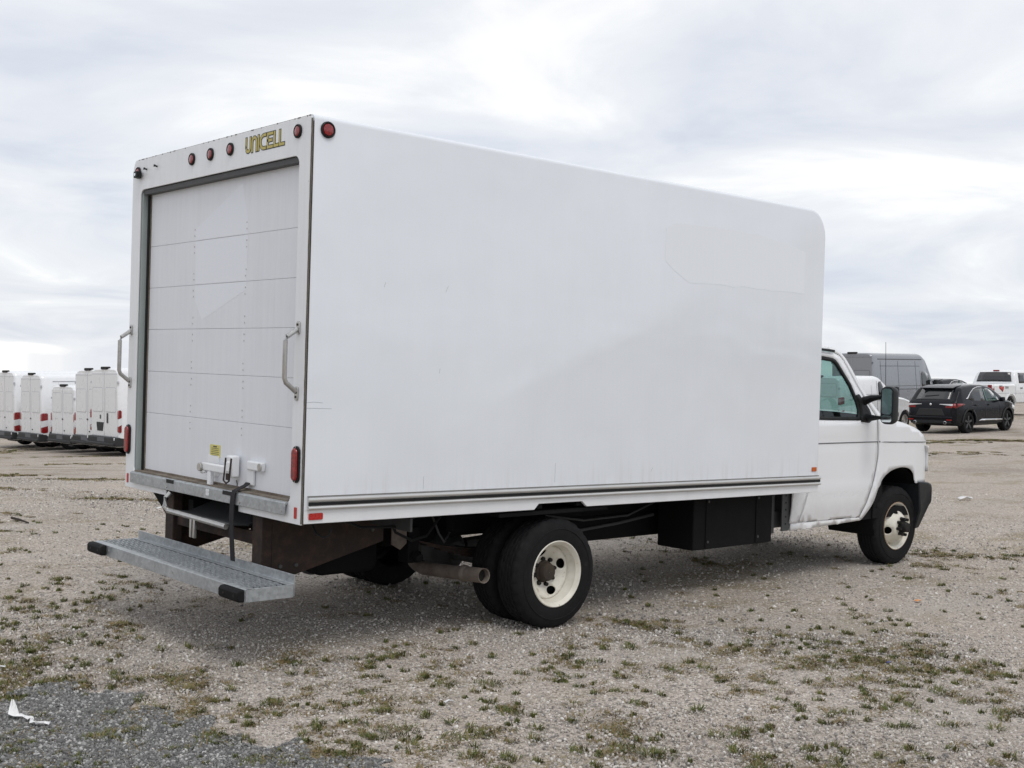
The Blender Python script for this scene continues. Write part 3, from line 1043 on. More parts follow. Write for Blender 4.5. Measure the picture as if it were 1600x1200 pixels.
def ribbon(name, path, width, thick, mat, parent, axis=1):
    m = MB()
    n = len(path)
    vs_, fs = [], []
    for i, (p, yj) in enumerate(path):
        a = Vector(path[max(0, i - 1)][0])
        b = Vector(path[min(n - 1, i + 1)][0])
        t = (b - a).normalized()
        nr = Vector((-t.z, 0, t.x)) * thick * .5
        p = Vector(p)
        for s1 in (-1, 1):
            for s2 in (-1, 1):
                vs_.append(p + Vector((0, s1 * width / 2 + yj, 0)) + nr * s2)
    for i in range(n - 1):
        a, b = 4 * i, 4 * i + 4
        for q in ((0, 1), (1, 3), (3, 2), (2, 0)):
            fs.append((a + q[0], a + q[1], b + q[1], b + q[0]))
    fs += [(0, 1, 3, 2), (4 * n - 4, 4 * n - 2, 4 * n - 1, 4 * n - 3)]
    m.add(vs_, fs)
    return m.build(name, mat, parent)
ribbon('pull_strap', [((.045, -.50, 1.0), 0), ((.03, -.50, .985), 0), ((-.01, -.49, .965), 0), ((-.030, -.475, .953), 0), ((-.037, -.468, .93), 0), ((-.037, -.46, .87), 0), ((-.034, -.45, .80), 0), ((-.030, -.45, .70), .002), ((-.02, -.448, .60), .004), ((-.015, -.446, .52), 0)], .052, .005, 'webbing', TRUCK)

# ---------------- grab handles, lamps, reflectors
for sgn, yy in ((-1, -1.118), (1, 1.148)):
    h = MB().tube([(-.012, yy, 1.575), (-.03, yy, 1.59), (-.075, yy, 1.625), (-.085, yy, 1.65), (-.085, yy, 1.86), (-.075, yy, 1.885), (-.03, yy, 1.915), (-.012, yy, 1.93)], .014, 10).build('grab_handle', 'steel', TRUCK)
    m = MB()
    for za, zb in ((1.525, 1.605), (1.90, 1.975)):
        m.prism(rounded(yy - .018, yy + .018, za, zb, .016), 0, -.010, -.0005)
    m.each('handle_foot', 'steel', h, bevel=.002)
    m = MB()
    for zc in (1.545, 1.57, 1.93, 1.955):
        m.disc((-.010, yy, zc), .007, 0, -.004, 8)
    m.each('foot_bolt', 'rust_steel', h)
def round_lamp(c, axis, sg, r=.044):
    g = MB().lathe([(r * .6, 0), (r, 0), (r, sg * .010), (r * .86, sg * .014), (r * .76, sg * .008), (r * .6, sg * .004)], c, axis, 24, closed=True).build('marker_lamp', 'black_plastic', TRUCK)
    MB().lathe([(.0001, sg * .016), (r * .4, sg * .0155), (r * .68, sg * .012), (r * .77, sg * .006), (r * .77, 0), (.0001, 0)], c, axis, 24).build('lens', 'red_lens', g)
    return g
for yy, zc in ((-1.055, 3.057), (-.253, 3.05), (.01, 3.049), (.268, 3.047), (1.10, 3.045)):
    round_lamp((-.0005, yy, zc), 0, -1, .040)
for sgn in (-1, 1):
    round_lamp((.101, sgn * 1.2005, 3.061), 1, sgn, .047)
for sgn, yy in ((-1, -1.137), (1, 1.150)):
    g = MB().prism(rounded(yy - .038, yy + .038, 1.058, 1.268, .037, 8), 0, -.012, -.0005).build('tail_lamp', 'black_plastic', TRUCK, bevel=.003)
    MB().prism(rounded(yy - .029, yy + .029, 1.070, 1.256, .0285, 8), 0, -.026, -.011).build('lens', 'red_lens', g, bevel=.008, seg=3)
    m = MB()
    for zc in (1.064, 1.262):
        m.disc((-.012, yy, zc), .004, 0, -.003, 8)
    m.each('lamp_screw', 'steel', g)
    MB().prism(rounded(yy - .014, yy + .014, .855, .920, .005), 0, -.004, -.0005).build('rear_reflector', 'red_reflector', TRUCK, bevel=.001)
for sgn in (-1, 1):
    MB().prism(rounded(.046, .139, .851, .889, .008), 1, sgn * 1.2005, sgn * 1.206).build('side_reflector', 'red_reflector', TRUCK, bevel=.001)
    MB().prism(rounded(4.88, 4.945, .965, 1.0, .004), 1, sgn * 1.2005, sgn * 1.206).build('amber_reflector', 'amber', TRUCK, bevel=.001)
c = MB()
c.box(-.05, -.012, 1.02, 1.075, 3.0, 3.045)
c.box(-.03, -.0005, 1.055, 1.085, 3.0, 3.02)
rc = c.build('rear_camera', 'black_plastic', TRUCK, bevel=.004)
MB().disc((-.0502, 1.047, 3.022), .011, 0, -.003, 12).build('lens', 'chrome', rc)
m = MB()
for yy, zc in ((.965, 3.055), (.80, 3.058)):
    m.tube([(-.0005, yy, zc), (-.022, yy, zc + .004)], .006, 8)
    m.box(-.025, -.018, yy - .012, yy + .006, zc - .004, zc + .010)
m.build('camera_mount_stub', 'black_plastic', TRUCK)['kind'] = 'stuff'

# ---------------- maker's lettering, built from ribbon strokes
def strokes(paths, width, x0, x1):
    m = MB()
    for path in paths:
        P = [Vector(q) for q in path]
        n = len(P)
        L, Rr = [], []
        for i in range(n):
            d0 = (P[i] - P[max(0, i - 1)])
            d1 = (P[min(n - 1, i + 1)] - P[i])
            if d0.length < 1e-9: d0 = d1
            if d1.length < 1e-9: d1 = d0
            d0.normalize(); d1.normalize()
            nrm = Vector((-(d0 + d1).y, (d0 + d1).x))
            if nrm.length < 1e-6: nrm = Vector((-d0.y, d0.x))
            nrm.normalize()
            k = 1 / max(.5, nrm.dot(Vector((-d0.y, d0.x))))
            ext = Vector((0, 0))
            if i == 0: ext = -d1 * width * .5
            if i == n - 1: ext = d0 * width * .5
            L.append(P[i] + nrm * width * .5 * k + ext)
            Rr.append(P[i] - nrm * width * .5 * k + ext)
        vs_, fs = [], []
        for i in range(n):
            for q in (L[i], Rr[i]):
                vs_.append((x0, -q.x, q.y))
                vs_.append((x1, -q.x, q.y))
        for i in range(n - 1):
            a, b = 4 * i, 4 * i + 4
            fs += [(a, a + 2, b + 2, b), (a + 1, b + 1, b + 3, a + 3), (a, b, b + 1, a + 1), (a + 2, a + 3, b + 3, b + 2)]
        fs += [(0, 1, 3, 2), (4 * n - 4, 4 * n - 2, 4 * n - 1, 4 * n - 3)]
        m.add(vs_, fs)
    return m
def arc(cx, cy, r, a0, a1, k=7):
    return [(cx + r * math.cos(RAD(lerp(a0, a1, i / k))), cy + r * math.sin(RAD(lerp(a0, a1, i / k)))) for i in range(k + 1)]
LW, LH = .445, .078
lx, lz = .448, 3.008          # lower left corner in (-y, z)
def LP(path): return [(lx + a, lz + b) for a, b in path]
H_ = LH
letters = [LP([(.0, H_), (.0, .024)] + arc(.026, .026, .026, 180, 360) + [(.052, H_)]),                         # U
           LP([(.074, .0), (.074, H_ - .026)] + arc(.100, H_ - .026, .026, 180, 0) + [(.126, .0)]),               # N
           LP([(.150, .0), (.150, H_)]),                                                                          # I
           LP([(.232, H_), (.212, H_)] + arc(.212, H_ / 2, H_ / 2, 90, 270, 9) + [(.232, .0)]),                   # C
           LP([(.314, H_), (.260, H_), (.260, .0), (.314, .0)]), LP([(.262, H_ / 2), (.304, H_ / 2)]),            # E
           LP([(.338, H_), (.338, .0), (.378, .0)]),                                                              # L
           LP([(.400, H_), (.400, .0), (.446, .0)])]                                                              # L
logo = strokes(letters, .0265, -.0012, -.0004).build('maker_lettering', 'logo_black', TRUCK, smooth=False)
strokes(letters, .0160, -.0024, -.0008).build('lettering_face', 'logo_yellow', logo, smooth=False)

# ---------------- side skirt, rub rail and old decal film with a reflection's edge shaped in
def zlin(x, a, b): return lerp(a, b, (x - .0) / 5.0)
for sgn in (-1, 1):
    bot = [(.014, .829), (1.775, .815), (1.815, .853), (2.215, .850), (2.262, .812), (4.985, .79)]
    if sgn > 0:
        pass
    poly = bot + [(4.985, .93), (.014, .95)]
    MB().prism(poly, 1, sgn * 1.176, sgn * 1.1985).build('skirt_panel', 'frame_white', TRUCK, bevel=.003)
    rail_prof = [(0, 0), (.016, .004), (.021, .013), (.018, .022), (.010, .026), (.010, .048), (.018, .052), (.021, .061), (.016, .072), (0, .076)]
    vs_, fs = [], []
    n = len(rail_prof)
    for xx in (.036, 1.6, 3.3, 4.992):
        for dy, dz in rail_prof:
            vs_.append((xx, sgn * (1.2003 + dy), zlin(xx, .906, .848) + dz))
    for i in range(3):
        for k in range(n - 1):
            fs.append((i * n + k, i * n + k + 1, (i + 1) * n + k + 1, (i + 1) * n + k))
    fs += [tuple(range(n)), tuple(range(3 * n, 4 * n))]
    m = MB(); m.add(vs_, fs)
    rail = m.build('rub_rail', 'aluminium', TRUCK, angle=50)
    m = MB()
    m.add([(xx, sgn * (1.2106 + dy), zlin(xx, .906, .848) + z_) for xx in (.038, 4.99) for dy, z_ in ((0, .027), (.004, .029), (.004, .045), (0, .047))],
          [(0, 1, 5, 4), (1, 2, 6, 5), (2, 3, 7, 6), (0, 3, 2, 1), (4, 5, 6, 7)])
    m.build('rail_insert', 'black_plastic', rail)
    m = MB()
    m.add([(xx, sgn * (1.2001 + dy), zlin(xx, .984, .926) + z_) for xx in (.036, 4.985) for dy, z_ in ((0, 0), (.0035, 0), (.0035, .0035), (0, .0035))],
          [(0, 1, 5, 4), (1, 2, 6, 5), (2, 3, 7, 6), (3, 0, 4, 7)])
    m.build('rail_caulk', 'seam_dirt', rail)
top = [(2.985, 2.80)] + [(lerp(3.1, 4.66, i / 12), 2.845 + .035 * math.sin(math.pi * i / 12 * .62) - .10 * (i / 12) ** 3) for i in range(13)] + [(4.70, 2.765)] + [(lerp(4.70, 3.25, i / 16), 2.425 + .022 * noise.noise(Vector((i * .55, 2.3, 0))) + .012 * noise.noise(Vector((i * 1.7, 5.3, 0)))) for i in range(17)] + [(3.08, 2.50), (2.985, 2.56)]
MB().prism(top, 1, -1.2009, -1.1995).build('decal_film_reflection_edge', 'film_ghost_side', TRUCK, smooth=False)  # old film; its wavy lower edge imitates the boundary of a reflection
# hairline cracks and rubs in the side panel
m = MB()
for path in ([(.012, 1.515), (.06, 1.52), (.12, 1.515)], [(.012, 1.485), (.18, 1.482)], [(.52, 2.20), (.53, 2.23)], [(.98, 2.20), (1.0, 2.24)], [(.95, 1.7), (.953, 1.73)], [(1.95, .99), (1.952, 1.12)], [(.85, .99), (.852, 1.07)], [(2.9, 1.03), (2.92, 1.06)]):
    m.tube([(a, -1.2001, b) for a, b in path], .0009, 5)
m.each('hairline_crack', 'jamb_grey', TRUCK)

# ---------------- rear step bumper
step = bpy.data.objects.new('rear_step', None)
COL.objects.link(step)
step.parent = TRUCK
step['label'] = 'galvanized steel rear step with ribbed tread and two rubber pads'
SY, X0, X1, ZT = 1.06, -.265, .055, .465
m = MB()
m.prism([(X0, ZT - .075), (X0, ZT), (X0 + .012, ZT + .004), (X0 + .045, ZT + .004), (X0 + .045, ZT - .004), (X0 + .006, ZT - .004), (X0 + .006, ZT - .075)], 1, -SY, SY)
m.build('front_channel', 'galvanized', step, bevel=.002)
MB().prism([(X1 - .045, ZT - .004), (X1 - .045, ZT + .003), (X1 - .006, ZT + .003), (X1 - .006, ZT + .056), (X1, ZT + .056), (X1, ZT - .07), (X1 - .006, ZT - .07), (X1 - .006, ZT - .004)], 1, -SY, SY).build('back_flange', 'galvanized', step, bevel=.002)
for sgn in (-1, 1):
    MB().box(X0 + .008, X1 - .008, sgn * (SY - .006), sgn * SY, ZT - .074, ZT + .002).build('end_plate', 'galvanized', step, bevel=.002)
nr = 6
for k in range(nr):
    xa = X0 + .050 + k * (X1 - X0 - .10) / nr
    wd = (X1 - X0 - .10) / nr - .020
    m = MB()
    vs_, fs = [], []
    ns = 60
    for i in range(ns + 1):
        yy = lerp(-SY + .008, SY - .008, i / ns)
        dz = .012 - .005 * (i % 2)
        for xx, z_ in ((xa, -.020), (xa + .005, dz), (xa + wd - .005, dz), (xa + wd, -.020)):
            vs_.append((xx, yy, ZT - .004 + z_))
    for i in range(ns):
        for j in range(3):
            fs.append((i * 4 + j, i * 4 + j + 1, i * 4 + j + 5, i * 4 + j + 4))
    m.add(vs_, fs)
    m.build('tread_strip', 'galvanized', step, smooth=False)
MB().box(X0 + .046, X1 - .046, -SY + .01, SY - .01, ZT - .040, ZT - .030).build('tread_pan', 'chassis_grey', step)
for yc in (-.955, .955):
    pad = [(-.005, -.04), (-.04, -.038), (-.05, -.022), (-.05, .014), (-.038, .030), (-.005, .032)]
    pd = MB().prism([(X0 + a, ZT - .03 + b) for a, b in pad], 1, yc - .115, yc + .115).build('rubber_pad', 'rubber', step, bevel=.008, seg=3)
    m = MB()
    for yy in (-.07, .05):
        m.disc((X0 - .050, yc + yy, ZT - .034), .009, 0, -.002, 10)
    m.each('pad_bolt', 'hub_black', step)
m = MB()
for yy in (.82, .1, -.15, -.75):
    m.disc((X0, yy, ZT - .035), .007, 0, -.003, 8)
m.each('channel_bolt', 'steel', step)

# ---------------- rear under-frame
for sgn, yc in ((-1, -.60), (1, .60)):
    ps = MB().box(.06, .13, yc - .06, yc + .06, .42, .86).build('bumper_post', 'rust_steel', TRUCK, bevel=.006)
    MB().prism([(.13, .83), (.13, .44), (.30, .44), (.95, .60), (.95, .74), (.75, .83)], 1, yc + sgn * .045, yc + sgn * .057).build('gusset_plate', 'rust_steel', ps, bevel=.003)
MB().box(.07, .12, -.56, .56, .445, .475).build('bumper_crossbar', 'rust_steel', TRUCK, bevel=.004)
MB().box(.09, .12, -.54, .54, .62, .70).build('inner_crossbar', 'rust_steel', TRUCK, bevel=.004)
MB().prism([(1.05, .823), (.62, .823), (.62, .62), (.72, .66), (.95, .80)], 0, .10, .112).build('corner_gusset', 'chassis_black', TRUCK)
m = MB()
m.prism([(-.03, .735), (.10, .72), (.32, .80), (.32, .81), (.10, .73), (-.03, .745)], 1, -.42, .40)
m.build('hitch_plate', 'chassis_grey', TRUCK, bevel=.003)
m = MB()
m.tube([(-.01, .44, .85), (-.035, .45, .82), (-.045, .45, .76), (-.03, .43, .735), (-.03, .0, .728), (-.03, -.38, .722)], .018, 10)
m.build('step_hoop', 'steel', TRUCK)
m = MB()
for yy in (.075, .03):
    m.box(-.045, -.025, yy - .012, yy + .012, .60, .74)
m.each('hitch_tongue', 'steel', TRUCK, bevel=.004)
m = MB()
m.tube([(.2, -1.0, .79), (.2, -1.04, .745), (.21, -1.1, .73), (.22, -1.15, .745), (.22, -1.17, .79)], .006, 8)
m.build('wiring_loop', 'black_plastic', TRUCK)
MB().box(.85, .868, -1.08, -.55, .715, .82).build('mud_flap_bracket', 'chassis_grey', TRUCK, bevel=.002)

for xx, zz_ in ((.19, .78), (.19, .50), (.30, .78), (.30, .50), (.55, .79), (.80, .78), (.86, .68)):
    MB().disc((xx, -.6575, zz_), .013, 1, -.010, 6).build('gusset_bolt', 'chassis_grey', TRUCK)
for k, (pth, rr_, mm) in enumerate((([(.95, -.70, .78), (1.0, -.72, .66), (1.12, -.74, .60), (1.25, -.72, .62), (1.38, -.70, .74)], .010, 'black_plastic'),
                                    ([(1.35, -.62, .78), (1.40, -.66, .62), (1.48, -.62, .55), (1.58, -.55, .60)], .008, 'chassis_grey'),
                                    ([(.45, -.90, .80), (.60, -.92, .74), (.85, -.92, .73), (1.05, -.90, .79)], .009, 'black_plastic'),
                                    ([(2.5, -.52, .66), (2.9, -.53, .60), (3.4, -.52, .61), (3.68, -.54, .70)], .008, 'chassis_grey'))):
    MB().tube(pth, rr_, 7).build('hose', mm, TRUCK)
MB().prism([(1.06, .80), (1.06, .56), (1.13, .52), (1.18, .56), (1.18, .80)], 1, -.60, -.585).build('hanger_bracket', 'exhaust_steel', TRUCK, bevel=.003)
# ---------------- chassis
m = MB()
for sgn in (-1, 1):
    m.prism([(.13, .80), (.13, .66), (1.2, .66), (1.5, .70), (2.5, .70), (2.8, .58), (5.6, .55), (7.0, .55), (7.0, .70), (5.6, .72), (2.8, .80)], 1, sgn * .39, sgn * .46)
m.each('frame_rail', 'chassis_black', TRUCK, bevel=.004)
for i in range(13):
    xx = .35 + i * .37
    MB().box(xx, xx + .05, -1.16, 1.16, .815, .9).build('floor_crossmember', 'chassis_black', TRUCK)
MB().box(.02, 4.97, -1.17, 1.17, .892, .904).build('box_floor', 'chassis_black', TRUCK)
m = MB()
for xx in (1.25, 3.1, 4.6, 5.8):
    m.box(xx, xx + .07, -.39, .39, .60, .70)
m.each('frame_crossmember', 'chassis_black', TRUCK)
m = MB()
m.tube([(2.0, -.85, .37), (2.0, .85, .37)], .055, 12)
m.lathe([(.001, -.17), (.08, -.16), (.15, -.08), (.165, 0), (.15, .08), (.08, .16), (.001, .17)], (2.0, .05, .37), 1, 18)
m.build('rear_axle', 'chassis_grey', TRUCK)
MB().tube([(2.2, .05, .40), (5.2, .05, .55)], .045, 10).build('drive_shaft', 'chassis_grey', TRUCK)
for sgn in (-1, 1):
    m = MB()
    for k in range(5):
        half = .75 - k * .12
        pts_top = [(2.0 + lerp(-half, half, i / 8), .47 - .013 * k + .11 * (lerp(-1, 1, i / 8) * half / .75) ** 2) for i in range(9)]
        m.prism(pts_top + [(a, b - .011) for a, b in reversed(pts_top)], 1, sgn * .50, sgn * .57)
    m.each('spring_leaf', 'rust_steel', TRUCK)
    m = MB()
    m.box(1.21, 1.30, sgn * .465, sgn * .58, .42, .66)
    m.tube([(1.25, sgn * .60, .48), (1.25, sgn * .66, .46)], .03, 10)
    m.build('spring_shackle', 'chassis_black', TRUCK, bevel=.006)
m = MB()
m.prism(rounded(.62, 1.12, .35, .62, .07), 1, -.36, .36)
m.build('fuel_tank', 'chassis_black', TRUCK, bevel=.02)
m = MB()
for yy in (-.2, .18):
    m.prism(rounded(.61, 1.13, .34, .63, .07), 1, yy - .025, yy + .025)
m.each('tank_strap', 'chassis_grey', TRUCK)
MB().box(1.16, 1.62, -.36, .95, .50, .80).build('rear_gap_filler', 'chassis_black', TRUCK, bevel=.04)  # dark block added to close the bright gap under the floor
MB().box(2.5, 3.95, -.47, -.38, .425, .62).build('lower_rail', 'chassis_black', TRUCK, bevel=.01)
MB().box(1.60, 2.42, -.52, .52, .56, .81).build('axle_gap_filler', 'chassis_black', TRUCK, bevel=.04)  # added block, keeps bright ground from showing through above the axle
MB().box(2.45, 4.6, .50, 1.02, .50, .86).build('side_gap_filler', 'chassis_black', TRUCK, bevel=.05)  # dark filler added on the left to shut out light under the skirt
MB().box(2.4, 5.4, -.30, .34, .46, .80).build('centre_gap_filler', 'chassis_black', TRUCK, bevel=.05)  # dark mass added between the rails so no light shows through
for sgn in (-1, 1):
    MB().box(1.5, 2.5, sgn * .60, sgn * 1.165, .775, .80).build('wheel_guard', 'chassis_black', TRUCK)
    MB().box(1.0, 1.02, sgn * .62, sgn * 1.15, .56, .82).build('mud_flap', 'chassis_black', TRUCK) if sgn > 0 else None
m = MB()
m.box(3.69, 4.70, -.95, -.58, .36, .80)
tb = m.build('tool_box', 'chassis_black', TRUCK, bevel=.008)
for xx in (3.86, 4.50):
    MB().box(xx - .025, xx + .025, -.957, -.951, .37, .80).build('mounting_strap', 'chassis_black', tb, bevel=.002)
    for zc in (.42, .74):
        MB().disc((xx, -.957, zc), .011, 1, -.006, 6).build('strap_bolt', 'chassis_grey', tb)
MB().tube([(2.35, -.50, .60), (2.8, -.52, .52), (3.3, -.50, .55), (3.7, -.52, .60)], .012, 8).build('brake_line', 'chassis_grey', TRUCK)
m = MB()
m.box(4.76, 4.80, -.90, -.70, .42, .78)
m.box(4.80, 4.95, -.88, -.84, .46, .60)
m.build('tank_bracket', 'chassis_grey', TRUCK, bevel=.004)
MB().lathe([(.001, -.2), (.16, -.2), (.19, -.15), (.19, .15), (.16, .2), (.001, .2)], (4.62, -.45, .46), 0, 18).build('air_canister', 'chassis_black', TRUCK)
ex = MB()
ex.tube([(1.62, -.10, .33), (1.56, -.22, .33), (1.50, -.38, .335), (1.50, -.45, .337), (1.50, -.80, .362)], .047, 16, caps=False)
ex.tube([(1.50, -.80, .362), (1.50, -.815, .363), (1.50, -.83, .364), (1.50, -.845, .365), (1.50, -.86, .366)], [.048, .056, .058, .055, .050], 16, caps=False)
ex.tube([(1.50, -.86, .366), (1.50, -1.03, .378)], .050, 16, caps=False)
ex.tube([(1.50, -1.03, .378), (1.50, -1.028, .3779), (1.50, -.9, .369)], [.050, .045, .044], 16, caps=False)
ex.build('exhaust_pipe', 'exhaust_steel', TRUCK)
MB().disc((1.50, -.985, .375), .0445, 1, .004, 16).build('pipe_mouth', 'hub_black', TRUCK)

# ---------------- wheels
def wheel(parent, c, sgn, style, R0=.372, wt=.105, rim=True):
    """c: centre of the tyre's OUTER face plane; sgn: -1 right side, +1 left side"""
    root = bpy.data.objects.new('wheel', None)
    COL.objects.link(root)
    root.parent = parent
    root.location = c
    s = sgn
    W2 = 2 * wt
    prof = [(.212, -.012), (.222, .000), (.245, .006), (.29, .010), (.325, .006), (.350, -.004), (R0 - .010, -.016), (R0 - .002, -.026)]
    tread = []
    gw = (W2 - .052) / 5
    for k in range(5):
        a = -.026 - k * gw
        tread += [(R0, a - .004), (R0 + .001, a - gw + .010)]
        if k < 4:
            tread += [(R0 - .010, a - gw + .008), (R0 - .010, a - gw + .001)]
    back = [(r, -W2 - h) for r, h in reversed(prof)]
    full = prof + tread + back
    nprof, ntread = len(prof), len(tread)
    def rf(k, j, r):
        if j in (nprof - 2, nprof - 1, nprof, nprof + ntread - 1, nprof + ntread):
            return r - (.007 if k % 4 == 0 else 0)
        if nprof <= j < nprof + ntread and r > R0 - .005:
            return r - (.006 if (k + 2 * (j // 4)) % 5 == 0 else 0)
        return r
    MB().lathe([(r, s * h) for r, h in full], (0, 0, 0), 1, 120, closed=True, rfun=rf).build('tyre', 'rubber', root, angle=28)
    m = MB()      # raised ring on the side wall
    m.lathe([(.300, s * .0085), (.303, s * .0125), (.307, s * .0125), (.310, s * .0085)], (0, 0, 0), 1, 72)
    m.build('sidewall_rib', 'rubber', root)
    if not rim:
        return root
    barrel = [(.206, -.010), (.222, -.004), (.226, .004), (.221, .008), (.212, .003), (.205, -.010), (.196, -.018), (.193, -.045), (.186, -.055), (.183, -.092 if style == 'rear' else -.05), (.178, -.098 if style == 'rear' else -.06)]
    MB().lathe([(r, s * h) for r, h in barrel], (0, 0, 0), 1, 56).build('rim', 'rim_cream', root, angle=40)
    if style == 'front':
        MB().lathe([(.2265, s * .0035), (.2275, s * .006), (.2225, s * .0095), (.2205, s * .0075)], (0, 0, 0), 1, 56).build('rim_lip', 'rim_edge_rust', root)
    if style == 'rear':
        def depth(r):
            return interp(r, [(0, -.135), (.088, -.135), (.105, -.128), (.125, -.114), (.15, -.098), (.17, -.088), (.185, -.086)])
        ra, nh, rh, hx, hy = .182, 4, .139, .025, .038
        ph = .35
    else:
        def depth(r):
            return interp(r, [(0, .050), (.092, .050), (.105, .046), (.125, .020), (.15, -.012), (.17, -.040), (.183, -.055)])
        ra, nh, rh, hx, hy = .182, 4, .143, .022, .036
        ph = .25
    holes = [ellipse(rh * math.cos(2 * math.pi * k / nh + ph), rh * math.sin(2 * math.pi * k / nh + ph), hx, hy, 18, 2 * math.pi * k / nh + ph) for k in range(nh)]
    circ = ellipse(0, 0, ra, ra, 48)
    d = patch(circ, holes, .022, lambda u, v: (u, s * depth(math.hypot(u, v)), v)).build('wheel_disc', 'rim_cream', root, angle=60)
    solid(d, .005, 0)
    MB().disc((0, s * -.16, 0), .19, 1, s * -.01, 32).build('brake_drum', 'hub_black', root)
    m = MB()
    if style == 'rear':
        m.lathe([(.078, s * -.138), (.075, s * -.120), (.064, s * -.112), (.060, s * -.080), (.052, s * -.070), (.001, s * -.068)], (0, 0, 0), 1, 24)
        nutr, nb, nt = .090, -.135, -.108
    else:
        m.lathe([(.060, s * .045), (.058, s * .075), (.050, s * .085), (.045, s * .110), (.036, s * .118), (.001, s * .120)], (0, 0, 0), 1, 24)
        nutr, nb, nt = .076, .048, .098
    m.build('hub', 'hub_rust' if style == 'rear' else 'hub_black', root)
    m = MB()
    for k in range(8):
        a = 2 * math.pi * k / 8 + .2
        m.disc((nutr * math.cos(a), s * nb, nutr * math.sin(a)), .0165, 1, s * (nt - nb), 6, .0135)
    m.each('lug_nut', 'hub_black', root, smooth=False)
    return root
RX, FX, WZ = 2.015, 6.68, .366
for sgn in (-1, 1):
    wheel(TRUCK, (RX, sgn * 1.178, WZ), sgn, 'rear')
    wheel(TRUCK, (RX, sgn * (1.178 - .27), WZ), sgn, 'rear', rim=False)
    wheel(TRUCK, (FX, sgn * .925, WZ), sgn, 'front')
m = MB().tube([(FX, -.75, .36), (FX, .75, .36)], .05, 10)
m.build('front_axle', 'chassis_black', TRUCK)

# ---------------- cab
WX = [(4.9, .985), (6.2, .985), (6.6, .98), (6.93, .962), (7.09, .938), (7.20, .905), (7.28, .86), (7.34, .79)]
def cabY(x, z):
    w = interp(x, WX)
    if z > 1.34:
        t = z - 1.34
        w -= .20 * t * min(1, t / .06)
    w -= .022 * sstep(.66, .46, z) if z < .66 else 0
    if .745 < z < .80:                                       # pressed crease
        w += .006 * math.sin((z - .745) / .055 * math.pi)
    if 1.17 < z < 1.185:
        w -= .006
    return w
def side_panel(name, outer, holes, mat, parent, sgn, step=.05, off=0.0, thick=.012):
    o = patch(outer, holes, step, lambda x, z: (x, sgn * (cabY(x, z) + off), z)).build(name, mat, parent, angle=40)
    if thick:
        ok = o.data.polygons[0].normal.y * sgn > 0
        solid(o, thick, -1.0 if ok else 1.0)
    return o
GAP = [(5.985, .495), (6.045, .585), (6.115, .71), (6.160, .80), (6.190, .884), (6.220, 1.0), (6.228, 1.06), (6.224, 1.172), (6.222, 1.19), (6.212, 1.30), (6.208, 1.354), (6.212, 1.396)]
ARCH = [(6.93, .765), (6.915, .80), (6.885, .865), (6.80, .911), (6.66, .927), (6.56, .92), (6.47, .903), (6.39, .872), (6.33, .837), (6.285, .79), (6.25, .745), (6.17, .61), (6.10, .53), (6.03, .475)]
FTOP = [(6.22, 1.398), (6.33, 1.391), (6.44, 1.378), (6.56, 1.362), (6.69, 1.340), (6.86, 1.304), (7.0, 1.262), (7.12, 1.210), (7.20, 1.160), (7.235, 1.12)]
CAB = TRUCK
def catmull(pts, k=4):
    o = []
    n = len(pts)
    for i in range(n - 1):
        p0, p1, p2, p3 = (Vector(pts[max(0, min(n - 1, j))]) for j in (i - 1, i, i + 1, i + 2))
        for q in range(k):
            t = q / k
            o.append(tuple(.5 * ((2 * p1) + (p2 - p0) * t + (2 * p0 - 5 * p1 + 4 * p2 - p3) * t * t + (3 * p1 - p0 - 3 * p2 + p3) * t ** 3)))
    return o + [tuple(pts[-1])]
ARCH = catmull(ARCH)
GAP = catmull(GAP, 3)
WIN = [(5.14, 1.383), (5.93, 1.374), (5.952, 1.47), (5.93, 1.555), (5.855, 1.70), (5.70, 1.885), (5.665, 1.912), (5.62, 1.927), (5.48, 1.938), (5.14, 1.942)]
def grow(poly, d):
    n = len(poly)
    A = sum(poly[i][0] * poly[(i + 1) % n][1] - poly[(i + 1) % n][0] * poly[i][1] for i in range(n))
    s = 1 if A > 0 else -1
    o = []
    for i in range(n):
        a, b, c = Vector(poly[i - 1]), Vector(poly[i]), Vector(poly[(i + 1) % n])
        d0, d1 = (b - a).normalized(), (c - b).normalized()
        n0, n1 = Vector((d0.y, -d0.x)), Vector((d1.y, -d1.x))
        nn_ = (n0 + n1)
        nn_.normalize()
        o.append(tuple(b + nn_ * d * s / max(.5, nn_.dot(n0))))
    return o
